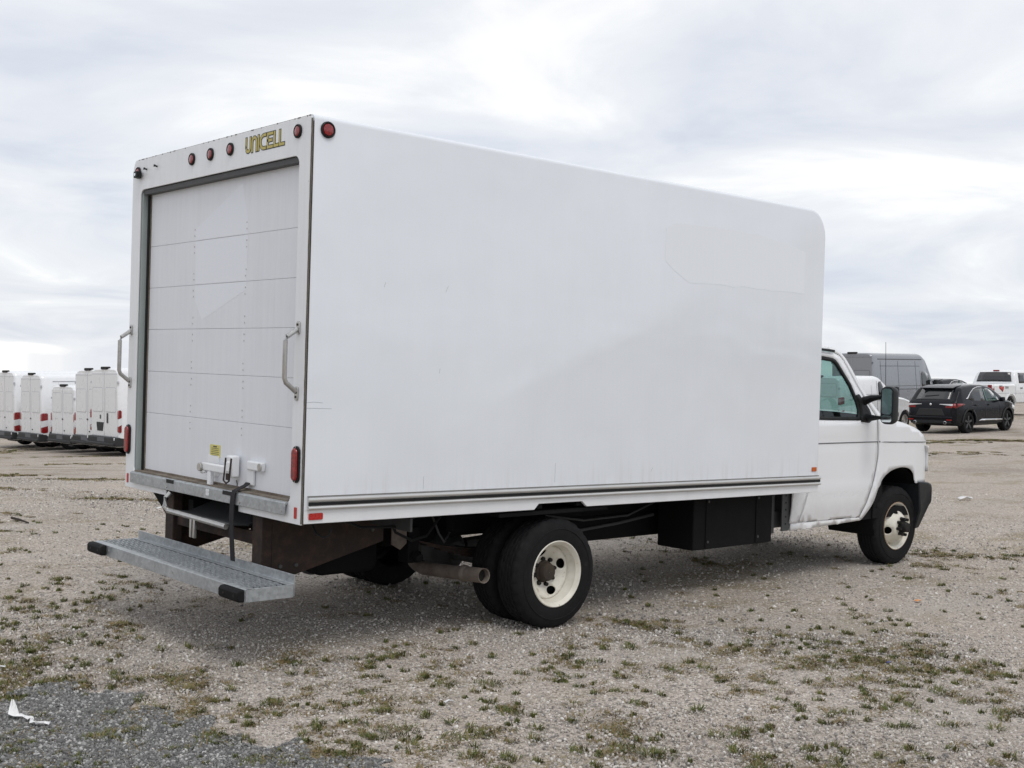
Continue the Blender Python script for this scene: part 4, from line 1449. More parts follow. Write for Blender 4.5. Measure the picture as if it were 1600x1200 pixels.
for sgn in (-1, 1):
    fend = FTOP + [(7.255, 1.05), (7.265, .92), (7.25, .79), (7.21, .765)] + ARCH + [(6.0, .478)] + [(a + .010, b) for a, b in GAP]
    side_panel('fender', fend, [], 'cab_white', CAB, sgn)
    dr = [(5.155, .745), (5.085, .56), (5.062, .505)] + [(a - .010, b + .004) for a, b in GAP] + [(6.15, 1.45), (6.098, 1.505), (5.965, 1.66), (5.79, 1.905), (5.735, 1.95), (5.64, 1.975), (5.48, 1.984), (5.04, 1.988), (5.04, 1.2), (5.155, 1.05)]
    d = side_panel('cab_door', dr, [WIN], 'cab_white', CAB, sgn)
    side_panel('window_trim', WIN, [grow(WIN, -.030)], 'black_plastic', d, sgn, .06, .003, .02)
    side_panel('window_glass', grow(WIN, -.018), [], 'cab_glass', d, sgn, .12, -.012, 0)
    side_panel('door_handle', rounded(5.05, 5.16, 1.24, 1.28, .012), [], 'black_plastic', d, sgn, .03, .018, .02)
    side_panel('body_line', [(5.06, 1.172), (6.212, 1.172), (6.212, 1.180), (5.06, 1.180)], [], 'groove_dark', d, sgn, .1, .0048, .006)
    side_panel('fender_line', [(6.240, 1.171), (7.17, 1.150), (7.17, 1.158), (6.240, 1.180)], [], 'groove_dark', CAB, sgn, .1, .0048, .006)
    side_panel('seam_backing', [(a - .02, b) for a, b in GAP] + [(a + .02, b) for a, b in reversed(GAP)], [], 'chassis_black', CAB, sgn, .05, -.016, .004)
    # pillar, roof side and rear quarter
    side_panel('pillar', [(4.96, 1.994), (5.48, 1.991), (5.645, 1.982), (5.742, 1.957), (5.798, 1.912), (5.973, 1.666), (6.106, 1.511), (6.16, 1.455), (6.216, 1.402), (6.32, 1.396), (6.20, 1.49), (6.03, 1.66), (5.90, 1.845), (5.83, 1.93), (5.76, 1.985), (5.66, 2.02), (5.5, 2.035), (4.96, 2.045)], [], 'cab_white', CAB, sgn)
    side_panel('rear_pillar', [(4.93, .50), (5.045, .50), (5.076, .565), (5.146, .75), (5.146, 1.05), (5.03, 1.19), (5.03, 1.99), (4.93, 1.99)], [], 'cab_white', CAB, sgn)
    side_panel('rocker', [(4.95, .435), (6.0, .462), (6.03, .472), (5.985, .490), (5.06, .499), (4.95, .497)], [], 'cab_white', CAB, sgn, .05, -.004)
    MB().tube([(5.0, sgn * .872, 2.0), (5.5, sgn * .872, 1.997), (5.64, sgn * .872, 1.990)], .011, 8).build('drip_gutter', 'black_plastic', CAB)
    side_panel('mirror_sail', [(5.905, 1.60), (5.945, 1.52), (5.95, 1.44), (5.93, 1.365), (6.05, 1.352), (6.10, 1.375), (6.11, 1.42), (6.085, 1.475), (6.02, 1.545), (5.95, 1.61)], [], 'black_plastic', d, sgn, .05, .012, .03)
    # wheel-arch liner
    m = MB()
    vs_, fs = [], []
    arc_pts = [(FX + .41 * math.cos(RAD(a)) - .04, .50 + .43 * math.sin(RAD(a))) for a in range(-8, 209, 12)]
    for xx, z_ in arc_pts:
        vs_ += [(xx, sgn * .945, z_), (xx, sgn * .45, z_)]
    for i in range(len(arc_pts) - 1):
        fs.append((2 * i, 2 * i + 2, 2 * i + 3, 2 * i + 1))
    fs.append(tuple(2 * i + 1 for i in range(len(arc_pts))))
    m.add(vs_, fs)
    m.build('arch_liner', 'chassis_black', CAB)
    # head lamp
    hl = patch([(7.15, 1.12), (7.235, 1.115), (7.29, 1.05), (7.30, .92), (7.265, .86), (7.23, .90), (7.215, 1.05)], [], .03, lambda x, z: (x, sgn * (cabY(x, z) + .012), z)).build('headlight', 'white_lens', CAB)
    solid(hl, .03, 0)
    # mirror: glass faces the rear
    mx_, my = 5.965, sgn * 1.245
    hd = MB()
    prof = rounded(-.066, .066, 1.352, 1.688, .05, 6)
    secs = [(-.045, .94), (-.03, 1.0), (.01, 1.0), (.045, .9), (.07, .68), (.078, .4)]
    vs_, fs = [], []
    n = len(prof)
    for dx, k in secs:
        vs_ += [(mx_ + dx, my + a * k, 1.52 + (b - 1.52) * (k * .5 + .5)) for a, b in prof]
    for i in range(len(secs) - 1):
        for j in range(n):
            fs.append((i * n + j, i * n + (j + 1) % n, (i + 1) * n + (j + 1) % n, (i + 1) * n + j))
    fs += [tuple(range(n)), tuple(range((len(secs) - 1) * n, len(secs) * n))]
    hd.add(vs_, fs)
    mr_ = hd.build('door_mirror', 'bumper_black', CAB)
    MB().prism(rounded(my - .050, my + .050, 1.44, 1.668, .03), 0, mx_ - .049, mx_ - .044).build('mirror_glass', 'mirror_glass', mr_)
    MB().prism(rounded(my - .050, my + .050, 1.372, 1.430, .02), 0, mx_ - .049, mx_ - .044).build('convex_glass', 'mirror_glass', mr_)
    m = MB()
    m.tube([(6.03, sgn * .94, 1.545), (6.03, sgn * 1.02, 1.575), (5.99, sgn * 1.14, 1.592), (5.975, sgn * 1.20, 1.592)], [.042, .032, .020, .018], 10)
    m.tube([(6.03, sgn * .96, 1.395), (6.02, sgn * 1.05, 1.40), (5.99, sgn * 1.14, 1.405), (5.975, sgn * 1.20, 1.405)], [.04, .026, .015, .014], 10)
    m.build('mirror_arm', 'black_plastic', mr_)
# roof, windscreen, bonnet: lofts between the two sides
def loft(name, mat, stations, parent, ny=17, thick=.01):
    """stations: (x_edge, z_edge, half width, crown, x_crown)"""
    vs_, fs = [], []
    for x, z_, hw, cr, dx in stations:
        for j in range(ny):
            t = lerp(-1, 1, j / (ny - 1))
            k = (1 - abs(t) ** 2.6)
            vs_.append((x + dx * k, hw * t, z_ + cr * k))
    for i in range(len(stations) - 1):
        for j in range(ny - 1):
            a = i * ny + j
            fs.append((a, a + 1, a + ny + 1, a + ny))
    m = MB()
    m.add(vs_, fs)
    return m.build(name, mat, parent, angle=60)
def st_(x, z, cr, dx=0.0, inn=0.0):
    return (x, z, cabY(x, z) - inn, cr, dx)
loft('roof_skin', 'cab_white', [st_(4.96, 2.045, .10), st_(5.3, 2.041, .10), st_(5.5, 2.035, .10, .02), st_(5.66, 2.02, .085, .05), st_(5.76, 1.985, .07, .08)], CAB)
loft('windscreen', 'cab_glass', [st_(5.775, 1.975, .07, .085, .012), st_(5.90, 1.84, .06, .11, .014), st_(6.03, 1.655, .05, .14, .014), st_(6.20, 1.485, .035, .16, .012), st_(6.30, 1.41, .03, .17, .012)], CAB)
bon = [st_(x, z, c, dx) for (x, z), c, dx in zip(FTOP, (.035, .045, .05, .055, .058, .06, .062, .065, .06, .05), (.12, .10, .09, .08, .08, .08, .08, .085, .09, .095))]
bon.append((7.25, 1.09, .84, .02, .095))
loft('bonnet', 'cab_white', bon, CAB)
loft('grille', 'black_plastic', [(7.25, 1.088, .84, .02, .096), (7.275, .99, .85, 0, .095), (7.275, .85, .85, 0, .09), (7.24, .76, .87, 0, .09)], CAB)
m = MB()
for k in range(4):
    m.box(7.345, 7.38, -.5, .5, .83 + k * .065, .855 + k * .065)
m.each('grille_bar', 'chrome', CAB, bevel=.006)
bp = [(6.965, .775), (7.14, .765), (7.20, .745), (7.215, .70), (7.215, .59), (7.20, .56), (7.155, .495), (7.05, .325), (6.97, .32), (6.985, .50)]
vs_, fs = [], []
n = len(bp)
yst = [-.985, -.965, -.90, -.6, 0, .6, .90, .965, .985]
fw = [-.055, -.015, .03, .09, .12, .09, .03, -.015, -.055]
for yy, fx in zip(yst, fw):
    vs_ += [(x + .035 * (x - 6.95) / .25 + fx * (x - 6.95) / .25, yy * (.96 if z_ < .5 else 1), z_) for x, z_ in bp]
for i in range(len(yst) - 1):
    for j in range(n):
        fs.append((i * n + j, i * n + (j + 1) % n, (i + 1) * n + (j + 1) % n, (i + 1) * n + j))
fs += [tuple(range(n)), tuple(range((len(yst) - 1) * n, len(yst) * n))]
m = MB(); m.add(vs_, fs)
m.build('front_bumper', 'bumper_black', CAB, bevel=.012)
MB().tube([(6.47, -.90, 1.385), (6.465, -.90, 1.50), (6.44, -.895, 2.10)], [.006, .0035, .0022], 6).build('aerial', 'black_plastic', CAB)
# inside of the cab
m = MB()
m.box(4.94, 4.965, -.93, .93, .46, 2.02)
m.build('back_wall', 'seat_grey', CAB)
MB().box(4.97, 6.9, -.93, .93, .46, .55).build('cab_floor', 'chassis_black', CAB)
MB().box(6.15, 6.45, -.90, .90, .55, 1.30).build('firewall', 'chassis_black', CAB)
MB().prism([(5.92, 1.05), (5.92, 1.30), (6.0, 1.375), (6.22, 1.375), (6.22, 1.05)], 1, -.91, .91).build('dashboard', 'black_plastic', CAB, bevel=.03)
for yc in (-.45, .45):
    st0 = MB().box(5.15, 5.62, yc - .25, yc + .25, .72, .95).build('seat', 'seat_grey', CAB, bevel=.04)
    MB().prism([(5.12, .93), (5.30, .93), (5.17, 1.50), (5.05, 1.50)], 1, yc - .24, yc + .24).build('backrest', 'seat_grey', st0, bevel=.04)
    MB().prism([(5.04, 1.53), (5.14, 1.53), (5.12, 1.73), (5.03, 1.73)], 1, yc - .13, yc + .13).build('headrest', 'seat_grey', st0, bevel=.03)
m = MB()
ring = []
cw = Vector((5.80, .45, 1.30))
for k in range(25):
    a = 2 * math.pi * k / 24
    ring.append(cw + Vector((-.09 * math.sin(a), .19 * math.cos(a), .165 * math.sin(a))))
m.tube(ring, .016, 8, caps=False)
m.tube([cw + Vector((-.0, -.18, 0)), cw + Vector((.03, 0, -.01)), cw + Vector((0, .18, 0))], .02, 8)
m.tube([cw + Vector((.02, 0, -.02)), (6.0, .45, 1.18)], .03, 8)
m.build('steering_wheel', 'black_plastic', CAB)
MB().box(5.84, 5.87, -.13, .13, 1.80, 1.87).build('rear_view_mirror', 'black_plastic', CAB, bevel=.01)
# cab rear mounting bracket seen under the box
m = MB()
m.prism([(4.83, .79), (4.83, .44), (4.93, .44), (5.02, .60), (5.03, .79)], 1, -.955, -.945)
BR = m.build('cab_bracket', 'chassis_grey', TRUCK)
m = MB()
for zc in (.50, .56, .62, .68, .74):
    m.disc((4.88, -.956, zc), .008, 1, -.003, 8)
m.each('bracket_hole', 'hub_black', BR)

# ================================================================== parked vehicles behind
def boolean_cut(o, cutter):
    b = o.modifiers.new('cut', 'BOOLEAN')
    b.operation = 'DIFFERENCE'
    b.solver = 'EXACT'
    b.object = cutter
    dg = bpy.context.evaluated_depsgraph_get()
    me = bpy.data.meshes.new_from_object(o.evaluated_get(dg))
    o.modifiers.clear()
    o.data = me
    bpy.data.objects.remove(cutter)
    for p in me.polygons:
        p.use_smooth = True
    me.set_sharp_from_angle(angle=RAD(32))

class Car:
    """local frame: x = 0 at the tail, x = L at the nose, y = 0 on the centre line"""
    def __init__(s, name, label, cat, x, y, group, top, width, belt, lean, bottom, wheels, wr, mat, soft=.16, dz=0.0):
        s.top, s.width, s.belt, s.lean, s.bottom, s.soft = top, width, belt, lean, bottom, soft
        L = top[-1][0]
        s.L = L
        zg = min(ground_z(x + wheels[0], y), ground_z(x + wheels[1], y))
        s.root = thing(name, label, cat, (x, y, zg + dz), group)
        sl_ = (ground_z(x + wheels[1], y) - ground_z(x + wheels[0], y)) / (wheels[1] - wheels[0])
        s.root.rotation_euler = (RAD(-1.1), RAD(-.9) - math.atan(sl_) * .3, 0)
        xs = sorted(set([p[0] for p in top] + [p[0] for p in width] + [L * i / 30 for i in range(31)]))
        m = MB()
        vs_, fs = [], []
        ring = None
        for xx in xs:
            sec = s.sec(xx)
            ring = [(xx, a, b) for a, b in sec] + [(xx, -a, b) for a, b in reversed(sec[:-1])]
            vs_ += ring
        n = len(ring)
        for i in range(len(xs) - 1):
            for j in range(n):
                fs.append((i * n + j, i * n + (j + 1) % n, (i + 1) * n + (j + 1) % n, (i + 1) * n + j))
        fs += [tuple(range(n)), tuple(range((len(xs) - 1) * n, len(xs) * n))]
        m.add(vs_, fs)
        s.body = m.build('body', mat, s.root, angle=32)
        c = MB()
        for wx in wheels:
            hw = interp(wx, width)
            c.lathe([(.0001, -hw - .3), (wr * 1.16, -hw - .3), (wr * 1.16, hw + .3), (.0001, hw + .3)], (wx, 0, wr), 1, 28)
        cut = c.build('cutter', 'chassis_black', s.root, weld=True)
        bpy.context.view_layer.update()
        boolean_cut(s.body, cut)
        MB().box(wheels[0] - wr * 1.3, wheels[1] + wr * 1.3, -interp(wheels[0], width) * .72, interp(wheels[0], width) * .72, bottom(wheels[0]) + .02, bottom(wheels[0]) + .45).build('underbody', 'chassis_black', s.root)
        s.wheels = wheels
        s.wr = wr
    def sec(s, x):
        zt, hw, zb = interp(x, s.top), interp(x, s.width), s.bottom(x)
        bl = min(s.belt, zt - .10)
        zs = max(bl + .02, zt - s.soft)
        g = s.lean * (zs - bl)
        yt = hw - g
        k = (zt - zs)
        return [(hw * .90, zb), (hw * .975, zb + .07), (hw, zb + .26 * (bl - zb) + .05), (hw, lerp(zb, bl, .62)), (hw * .992, bl), (yt, zs), (yt - .18 * k - .01, zs + .45 * k), (yt - .5 * k - .02, zs + .82 * k), (yt - 1.1 * k - .05, zt), (0, zt + .015)]
    def side(s, x, z):
        sec = s.sec(x)
        for (y0, z0), (y1, z1) in zip(sec, sec[1:]):
            if z <= z1:
                return y0 if z1 - z0 < 1e-6 else lerp(y0, y1, max(0, (z - z0) / (z1 - z0)))
        return sec[-2][0]
    def panel(s, name, poly, mat, off=.004, thick=.008, sides=(-1, 1), step=.2, parent=None):
        for sg in sides:
            o = patch(poly, [], step, lambda x, z: (x, sg * (s.side(x, z) + off), z)).build(name, mat, parent or s.root, angle=50)
            solid(o, thick, 0)
    def over(s, name, xa, xb, frac, mat, off=.006, k=8, lo=0.0):
        """glass or trim lying on the top surface between xa and xb"""
        vs_, fs = [], []
        for i in range(k + 1):
            x = lerp(xa, xb, i / k)
            yt = s.sec(x)[-2][0] * frac
            z = interp(x, s.top) + .012
            dn = Vector((interp(x + .02, s.top) - interp(x - .02, s.top), .04)).normalized()
            for t in (-1, -.5, 0, .5, 1):
                vs_.append((x - dn.x * off, yt * t, z + abs(dn.y) * off - .010 * abs(t)))
        for i in range(k):
            for j in range(4):
                fs.append((i * 5 + j, i * 5 + j + 1, i * 5 + j + 6, i * 5 + j + 5))
        m = MB()
        m.add(vs_, fs)
        o = m.build(name, mat, s.root)
        solid(o, .008, 0)
        return o
    def put_wheels(s, rimmat, spokes=0, dish=-.03):
        wt = s.wr * .33
        for wx in s.wheels:
            for sg in (-1, 1):
                r = bpy.data.objects.new('wheel', None)
                COL.objects.link(r)
                r.parent = s.root
                r.location = (wx, sg * (interp(wx, s.width) - .025), s.wr)
                R_ = s.wr
                rr = R_ * (.70 if spokes else .60)
                MB().lathe([(rr, sg * -.02), (rr * 1.05, 0), (R_ * .9, sg * .004), (R_ * .985, sg * -.02), (R_, sg * -.04), (R_, sg * -(2 * wt - .03)), (R_ * .95, sg * -2 * wt), (rr, sg * -2 * wt)], (0, 0, 0), 1, 40, closed=True).build('tyre', 'rubber', r)
                MB().lathe([(rr * 1.04, sg * -.004), (rr * .93, sg * -.006), (rr * .90, sg * -.05), (rr * .5, sg * (dish - .03)), (.0001, sg * (dish - .03))], (0, 0, 0), 1, 36).build('rim', 'chassis_black' if spokes else rimmat, r)
                for k in range(spokes):
                    a = 2 * math.pi * k / spokes + .3
                    ca, sa = math.cos(a), math.sin(a)
                    q = []
                    for rad, hw_ in ((.03, .022), (rr * .97, .034)):
                        for t in (-1, 1):
                            for dy in (-.055, -.012):
                                q.append((rad * ca - t * hw_ * sa, sg * dy, rad * sa + t * hw_ * ca))
                    MB().add(q, [(0, 1, 3, 2), (4, 6, 7, 5), (0, 4, 5, 1), (2, 3, 7, 6), (1, 5, 7, 3), (0, 2, 6, 4)]).build('spoke', rimmat, r)
                MB().disc((0, sg * (dish - .03), 0), .05, 1, sg * .035, 14).build('hub_cap', 'hub_black' if spokes else rimmat, r)

VAN_GROUP = 'vans parked in a row'
def transit(name, label, x, y, roof, mat='van_white', L=5.55, group=None, style='tall', dz=0.0, hw=1.06, rear=True, grv='groove', hood=0.0):
    rf = roof
    LL = L
    L = L - hood
    front = [(L - 1.95, rf), (L - 1.75, rf - .05), (L - 1.55, rf - .17)]
    zb_, xb_ = rf - .17, L - 1.55
    for i in range(1, 7):
        t = i / 6
        front.append((lerp(xb_, L - .86, t ** .9), lerp(zb_, 1.27, t)))
    k_ = (.86 + hood) / .86
    front += [(LL - .55 * k_, 1.20), (LL - .30 * k_, 1.09), (LL - .13, .92), (LL - .04, .70), (LL, .52)]
    top = [(0, rf - .05), (.04, rf - .015), (.12, rf)] + front
    width = [(0, hw - .045), (.05, hw - .012), (.2, hw), (LL - 1.0, hw), (LL - .5, hw - .04), (LL - .2, hw - .13), (LL, hw - .36)]
    c = Car(name, label, 'van', x, y, group, top, width, 1.28, .085 if rf > 2.2 else .11, lambda q: .30, (1.02, LL - 1.0), .345, mat, dz=dz)
    MB().box(.35, LL - .4, -hw * .8, hw * .8, .20, .5).build('under_shade_box', 'chassis_black', c.root)  # dark box added to deepen the shade beneath the van
    r = c.root
    # rear doors
    zt = rf - .13
    if rear:
        for sg in (-1, 1):
            yi, yo = sg * .012, sg * (hw - .10)
            MB().prism(rounded(min(yi, yo), max(yi, yo), .60, zt, .03), 0, -.014, .004).build('rear_door', mat, r, bevel=.006)
            a, b = sorted((sg * .11, sg * (hw - .20)))
            MB().prism(rounded(a, b, 1.32, min(zt - .12, 2.02), .07), 0, -.020, -.012).build('blank_window_panel', mat, r, bevel=.006)
            MB().prism(rounded(a - .02, b + .02, 1.30, min(zt - .10, 2.04), .08), 0, -.0165, -.013).build('panel_groove', grv, r)
            for zh in (.82, zt - .32):
                MB().box(-.03, .03, sg * (hw - .10), sg * (hw - .06), zh, zh + .07).build('hinge', grv, r, bevel=.006)
        if zt > 2.25:
            MB().box(-.0155, -.010, -(hw - .12), hw - .12, zt - .05, zt - .035).build('roof_groove', grv, r)
        MB().box(-.016, -.008, -.005, .005, .62, zt).build('door_gap', 'groove', r)
        if style == 'tall':
            MB().prism(rounded(-.06, .06, 1.07, 1.12, .02), 0, -.022, -.012).build('badge', 'ink_dark', r)
            MB().prism(rounded(.42, .70, 1.085, 1.105, .008), 0, -.018, -.012).build('name_plate', 'groove', r)
            MB().prism(rounded(-.20, -.12, .70, .74, .015), 0, -.026, -.012).build('rear_handle', 'ink_dark', r)
        else:
            MB().prism(rounded(-.30, -.22, .98, 1.28, .03), 0, -.034, -.012).build('rear_handle', 'ink_dark', r)
            MB().prism([(.02, 1.0), (.56, 1.0), (.50, .74), (.10, .74)], 0, -.022, -.012).build('plate_recess', 'bumper_grey', r)
            MB().prism(rounded(.22, .32, 1.10, 1.22, .03), 0, -.020, -.012).build('badge', 'groove_dark', r)
        # tail lamps wrap the corner
        for sg in (-1, 1):
            if style == 'tall':
                z0, z1, wd = .62, 1.30, .20
            else:
                z0, z1, wd = .72, 1.38, .075
            ya, yb = sorted((sg * (hw - .055 - wd * .35), sg * (hw + .006)))
            lp = MB().prism(rounded(-.018, wd, z0, z1, .05), 1, ya, yb).build('tail_lamp', 'red_lens', r, bevel=.01)
            MB().prism([(-.021, lerp(z0, z1, .28)), (wd + .003, lerp(z0, z1, .36)), (wd + .003, lerp(z0, z1, .66)), (-.021, lerp(z0, z1, .60))], 1, ya - .003, yb + .003).build('reversing_lens', 'white_lens', lp)
        # bumper
        bm_ = 'bumper_grey'
        bu = MB().box(-.12, .22, -hw + .01, hw - .01, .32, .585).build('rear_bumper', bm_, r, bevel=.03)
        MB().box(-.16, .0, -hw + .05, hw - .05, .335, .42).build('bumper_step', 'bumper_black' if style != 'tall' else 'bumper_grey', bu, bevel=.02)
        MB().box(-.126, -.11, -.26, .26, .44, .57).build('number_plate_panel', 'groove_dark', bu)
        for sg in (-1, 1):
            MB().prism(rounded(sg * (hw - .07) - .03, sg * (hw - .07) + .03, .50, .58, .025), 0, -.128, -.115).build('bumper_reflector', 'white_lens', bu)
        # high stop lamp
        MB().prism(rounded(-.22, .22, rf - .035, rf + .05, .04), 0, -.035, .10).build('roof_lamp', 'hub_black', r, bevel=.015)
    # sides
    c.panel('side_moulding', [(.25, .50), (L - .65, .50), (L - .65, .66), (.25, .66)], 'bumper_black', .010, .03)
    c.panel('sill_moulding', [(1.5, .31), (L - 1.55, .31), (L - 1.55, .42), (1.5, .42)], 'bumper_black', .006, .02)
    for z0 in ((1.36, rf - .55) if rf > 2.3 else (1.36,)):
        c.panel('side_groove', [(.55, z0), (L - 2.05, z0), (L - 2.05, z0 + .018), (.55, z0 + .018)], grv, .003, .006)
    if rf > 2.3:
        c.panel('upper_groove', [(.4, rf - .27), (L - 1.85, rf - .27), (L - 1.85, rf - .235), (.4, rf - .235)], grv, .003, .006)
    for xg in (.60, 1.95, 3.35):
        if xg < L - 2.1:
            c.panel('post_groove', [(xg, .70), (xg + .016, .70), (xg + .016, rf - .32), (xg, rf - .32)], grv, .003, .006)
    c.panel('load_door_rail', [(.7, 1.22), (L - 2.1, 1.22), (L - 2.1, 1.245), (.7, 1.245)], grv, .004, .008, sides=(-1,))
    # cab door and windows
    wz = min(1.98, rf - .20)
    win = [(L - 1.95, 1.33), (L - 1.95, wz - .06), (L - 1.88, wz), (L - 1.62, wz), (L - 1.42, wz - .12), (L - 1.18, 1.52), (L - 1.10, 1.36)]
    c.panel('side_window', win, 'dark_glass' if mat == 'van_white' else 'tint_glass', .004, .008)
    for pl in ([(L - 2.04, .45), (L - 2.025, .45), (L - 2.025, wz + .03), (L - 2.04, wz + .03)], [(L - 1.06, .62), (L - 1.045, .62), (L - 1.045, 1.27), (L - 1.06, 1.27)]):
        c.panel('door_gap', pl, 'groove_dark', .003, .006)
    c.panel('door_handle', rounded(L - 1.98, L - 1.82, 1.16, 1.20, .01), 'ink_dark', .02, .03)
    c.over('windscreen', L - 1.50, L - .88, .93, 'dark_glass')
    for sg in (-1, 1):
        mr2 = MB().prism(rounded(L - 1.16, L - .98, 1.26, 1.62, .05), 1, sg * (hw + .07), sg * (hw + .25)).build('door_mirror', 'bumper_black', r, bevel=.04)
        MB().box(L - 1.10, L - 1.02, sg * (hw - .06), sg * (hw + .09), 1.28, 1.36).build('mirror_arm', 'bumper_black', mr2, bevel=.01)
        c.panel('headlight', [(LL - .62, .92), (LL - .60, 1.10), (LL - .34, 1.0), (LL - .15, .84), (LL - .18, .76)], 'white_lens', .006, .02, sides=(sg,))
    MB().box(LL - .22, LL + .02, -hw + .30, hw - .30, .34, .60).build('front_bumper', 'bumper_black', r, bevel=.05)
    c.put_wheels('steel')
    return c

rows = [('parked_van', 'leftmost white high-roof van in the row, cut off by the photo edge', 11.3, 36.90, 2.76, 'tall', 1.06),
        ('parked_van', 'white medium-roof van in the row, second from the photo\'s left edge', 11.3, 34.25, 2.64, 'tall', 1.06),
        ('parked_van', 'low-roof white van in the row, the shortest of the left five', 11.3, 31.30, 2.20, 'tall', 1.06),
        ('parked_van', 'tall white van with grey rear bumper, fourth from the left', 11.0, 28.45, 2.64, 'tall', 1.06),
        ('parked_van', 'white high-roof van with slim tail lamps, partly hidden by the truck\'s rear', 10.7, 26.45, 2.60, 'slim', 1.05)]
for nm, lb, xr, yr, rf, sty, hw_ in rows:
    transit(nm, lb, xr, yr + hw_, rf, group=VAN_GROUP, style=sty, hw=hw_)
transit('parked_van', 'white low-roof van right behind the truck cab\'s mirror', 38.0 - 5.2, 16.9 + 1.0, 2.02, L=5.2, hw=1.0, hood=.85)
transit('parked_van', 'long dark grey high-roof van behind the white van', 47.3 - 6.7, 20.5 + 1.05, 2.76, mat='van_grey', L=6.7, grv='groove_dark', hood=.95)

# ---------------- black crossover
def crossover(name, label, x, y, mat, group=None, dz=0.0, tail=True, k=1.0, tint='dark_glass'):
    top = [(0, .78), (.02, .96), (.06, 1.06), (.16, 1.14), (.34, 1.33), (.52, 1.52), (.62, 1.585), (.9, 1.63), (1.5, 1.665), (2.1, 1.655), (2.55, 1.60), (2.9, 1.49), (3.3, 1.27), (3.55, 1.12), (3.9, 1.075), (4.3, 1.0), (4.52, .90), (4.66, .76), (4.74, .55)]
    width = [(0, .74), (.05, .82), (.15, .90), (.5, .945), (2.4, .945), (3.8, .935), (4.3, .86), (4.55, .74), (4.74, .52)]
    c = Car(name, label, 'car', x, y, group, [(a * k, b) for a, b in top], [(a * k, b) for a, b in width], 1.04, .30, lambda q: .25 + .14 * sstep(.5, 0, q) + .10 * sstep(4.3, 4.74, q), (.93 * k, 3.72 * k), .37, mat, soft=.09, dz=dz)
    r = c.root
    c.panel('rear_side_window', [(1.15, 1.12), (2.02, 1.10), (2.02, 1.55), (1.72, 1.56), (1.40, 1.50), (1.12, 1.36), (.86, 1.20)], tint, .004, .006)
    c.panel('front_side_window', [(2.10, 1.10), (3.05, 1.10), (2.98, 1.20), (2.62, 1.44), (2.40, 1.53), (2.10, 1.55)], 'cab_glass' if tint == 'dark_glass' else tint, .004, .006)
    c.panel('window_chrome', [(.74, 1.19), (.86, 1.23), (1.13, 1.40), (1.42, 1.54), (1.72, 1.595), (2.05, 1.595), (2.05, 1.572), (1.72, 1.572), (1.42, 1.512), (1.13, 1.368), (.90, 1.19)], 'chrome', .008, .01)
    c.over('rear_glass', .17, .52, .86, 'dark_glass')
    c.over('windscreen', 2.62, 3.48, .92, 'dark_glass')
    MB().prism([(.40, 1.56), (.62, 1.62), (.95, 1.655), (.95, 1.635), (.62, 1.58), (.44, 1.53)], 1, -.62, .62).build('spoiler', mat, r, bevel=.01)
    if tail:
        for sg in (-1, 1):
            lp = c.panel('tail_lamp', [(.03, .93), (.10, .87), (.28, .93), (.62, 1.0), (.42, 1.03), (.10, 1.035), (.05, 1.02)], 'red_lens', .014, .02, sides=(sg,))
            a, b = sorted((sg * .34, sg * .80))
            MB().prism([(a if sg > 0 else b, 1.0), (b if sg > 0 else a, .955), (b if sg > 0 else a, 1.02), (a if sg > 0 else b, 1.015)], 0, -.012, .07).build('reversing_lamp', 'white_lens', r, bevel=.006)
        for sg in (-1, 1):
            a, b = sorted((sg * .56, sg * .80))
            MB().box(-.008, .06, a, b, .885, .95).build('rear_lamp_red', 'red_lens', r, bevel=.01)
        MB().lathe([(.0001, 0), (.036, 0), (.040, -.012), (.028, -.02), (.0001, -.02)], (.035, 0, 1.0), 0, 18).build('badge', 'chrome', r)
        MB().prism([(-.42, .86), (.42, .86), (.54, .62), (-.54, .62)], 0, -.022, .03).build('plate_recess', 'bumper_grey', r, bevel=.012)
        MB().box(-.05, .3, -.80, .80, .50, .60).build('rear_bumper', mat, r, bevel=.04)
        MB().box(-.03, .3, -.74, .74, .34, .46).build('rear_valance', 'bumper_black', r, bevel=.03)
        for sg in (-1, 1):
            MB().lathe([(.05, -.03), (.055, -.04), (.045, -.045), (.04, .02)], (.0, sg * .56, .38), 0, 16, closed=True).build('exhaust_tip', 'chrome', r)
            a, b = sorted((sg * .62, sg * .80))
            MB().box(-.056, -.03, a, b, .465, .49).build('bumper_reflector', 'red_reflector', r)
        MB().tube([(.30, -.16, 1.315), (.27, .10, 1.29), (.26, .34, 1.275)], .014, 8).build('rear_wiper', 'black_plastic', r)
    c.panel('sill_chrome', [(1.55, .42), (1.75, .475), (3.25, .44), (3.25, .40)], 'chrome', .014, .02)
    for xg in (2.06, 3.08, 1.12):
        c.panel('door_gap', [(xg, .42), (xg + .012, .42), (xg + .012, 1.07), (xg, 1.07)], 'black_gloss', .003, .006)
    for xg in (1.30, 2.20):
        c.panel('door_handle', rounded(xg, xg + .17, .945, .98, .012), mat, .03, .03)
    for wx in c.wheels:
        ap = [(wx + .50 * math.cos(RAD(a)), .37 + .50 * math.sin(RAD(a))) for a in range(0, 181, 15)] + [(wx + .435 * math.cos(RAD(a)), .37 + .435 * math.sin(RAD(a))) for a in range(180, -1, -15)]
        c.panel('arch_trim', ap, 'bumper_black', .010, .02, step=.08)
    for sg in (-1, 1):
        MB().prism(rounded(2.92, 3.10, 1.06, 1.22, .05), 1, sg * .98, sg * 1.14).build('door_mirror', mat, r, bevel=.03)
        MB().box(2.98, 3.06, sg * .86, sg * 1.0, 1.07, 1.11).build('mirror_arm', 'black_plastic', r)
        c.panel('headlight', [(4.05, .80), (4.10, .93), (4.42, .86), (4.60, .74), (4.52, .68)], 'white_lens', .008, .02, sides=(sg,))
    c.put_wheels('chassis_grey', 5, -.02)
    return c
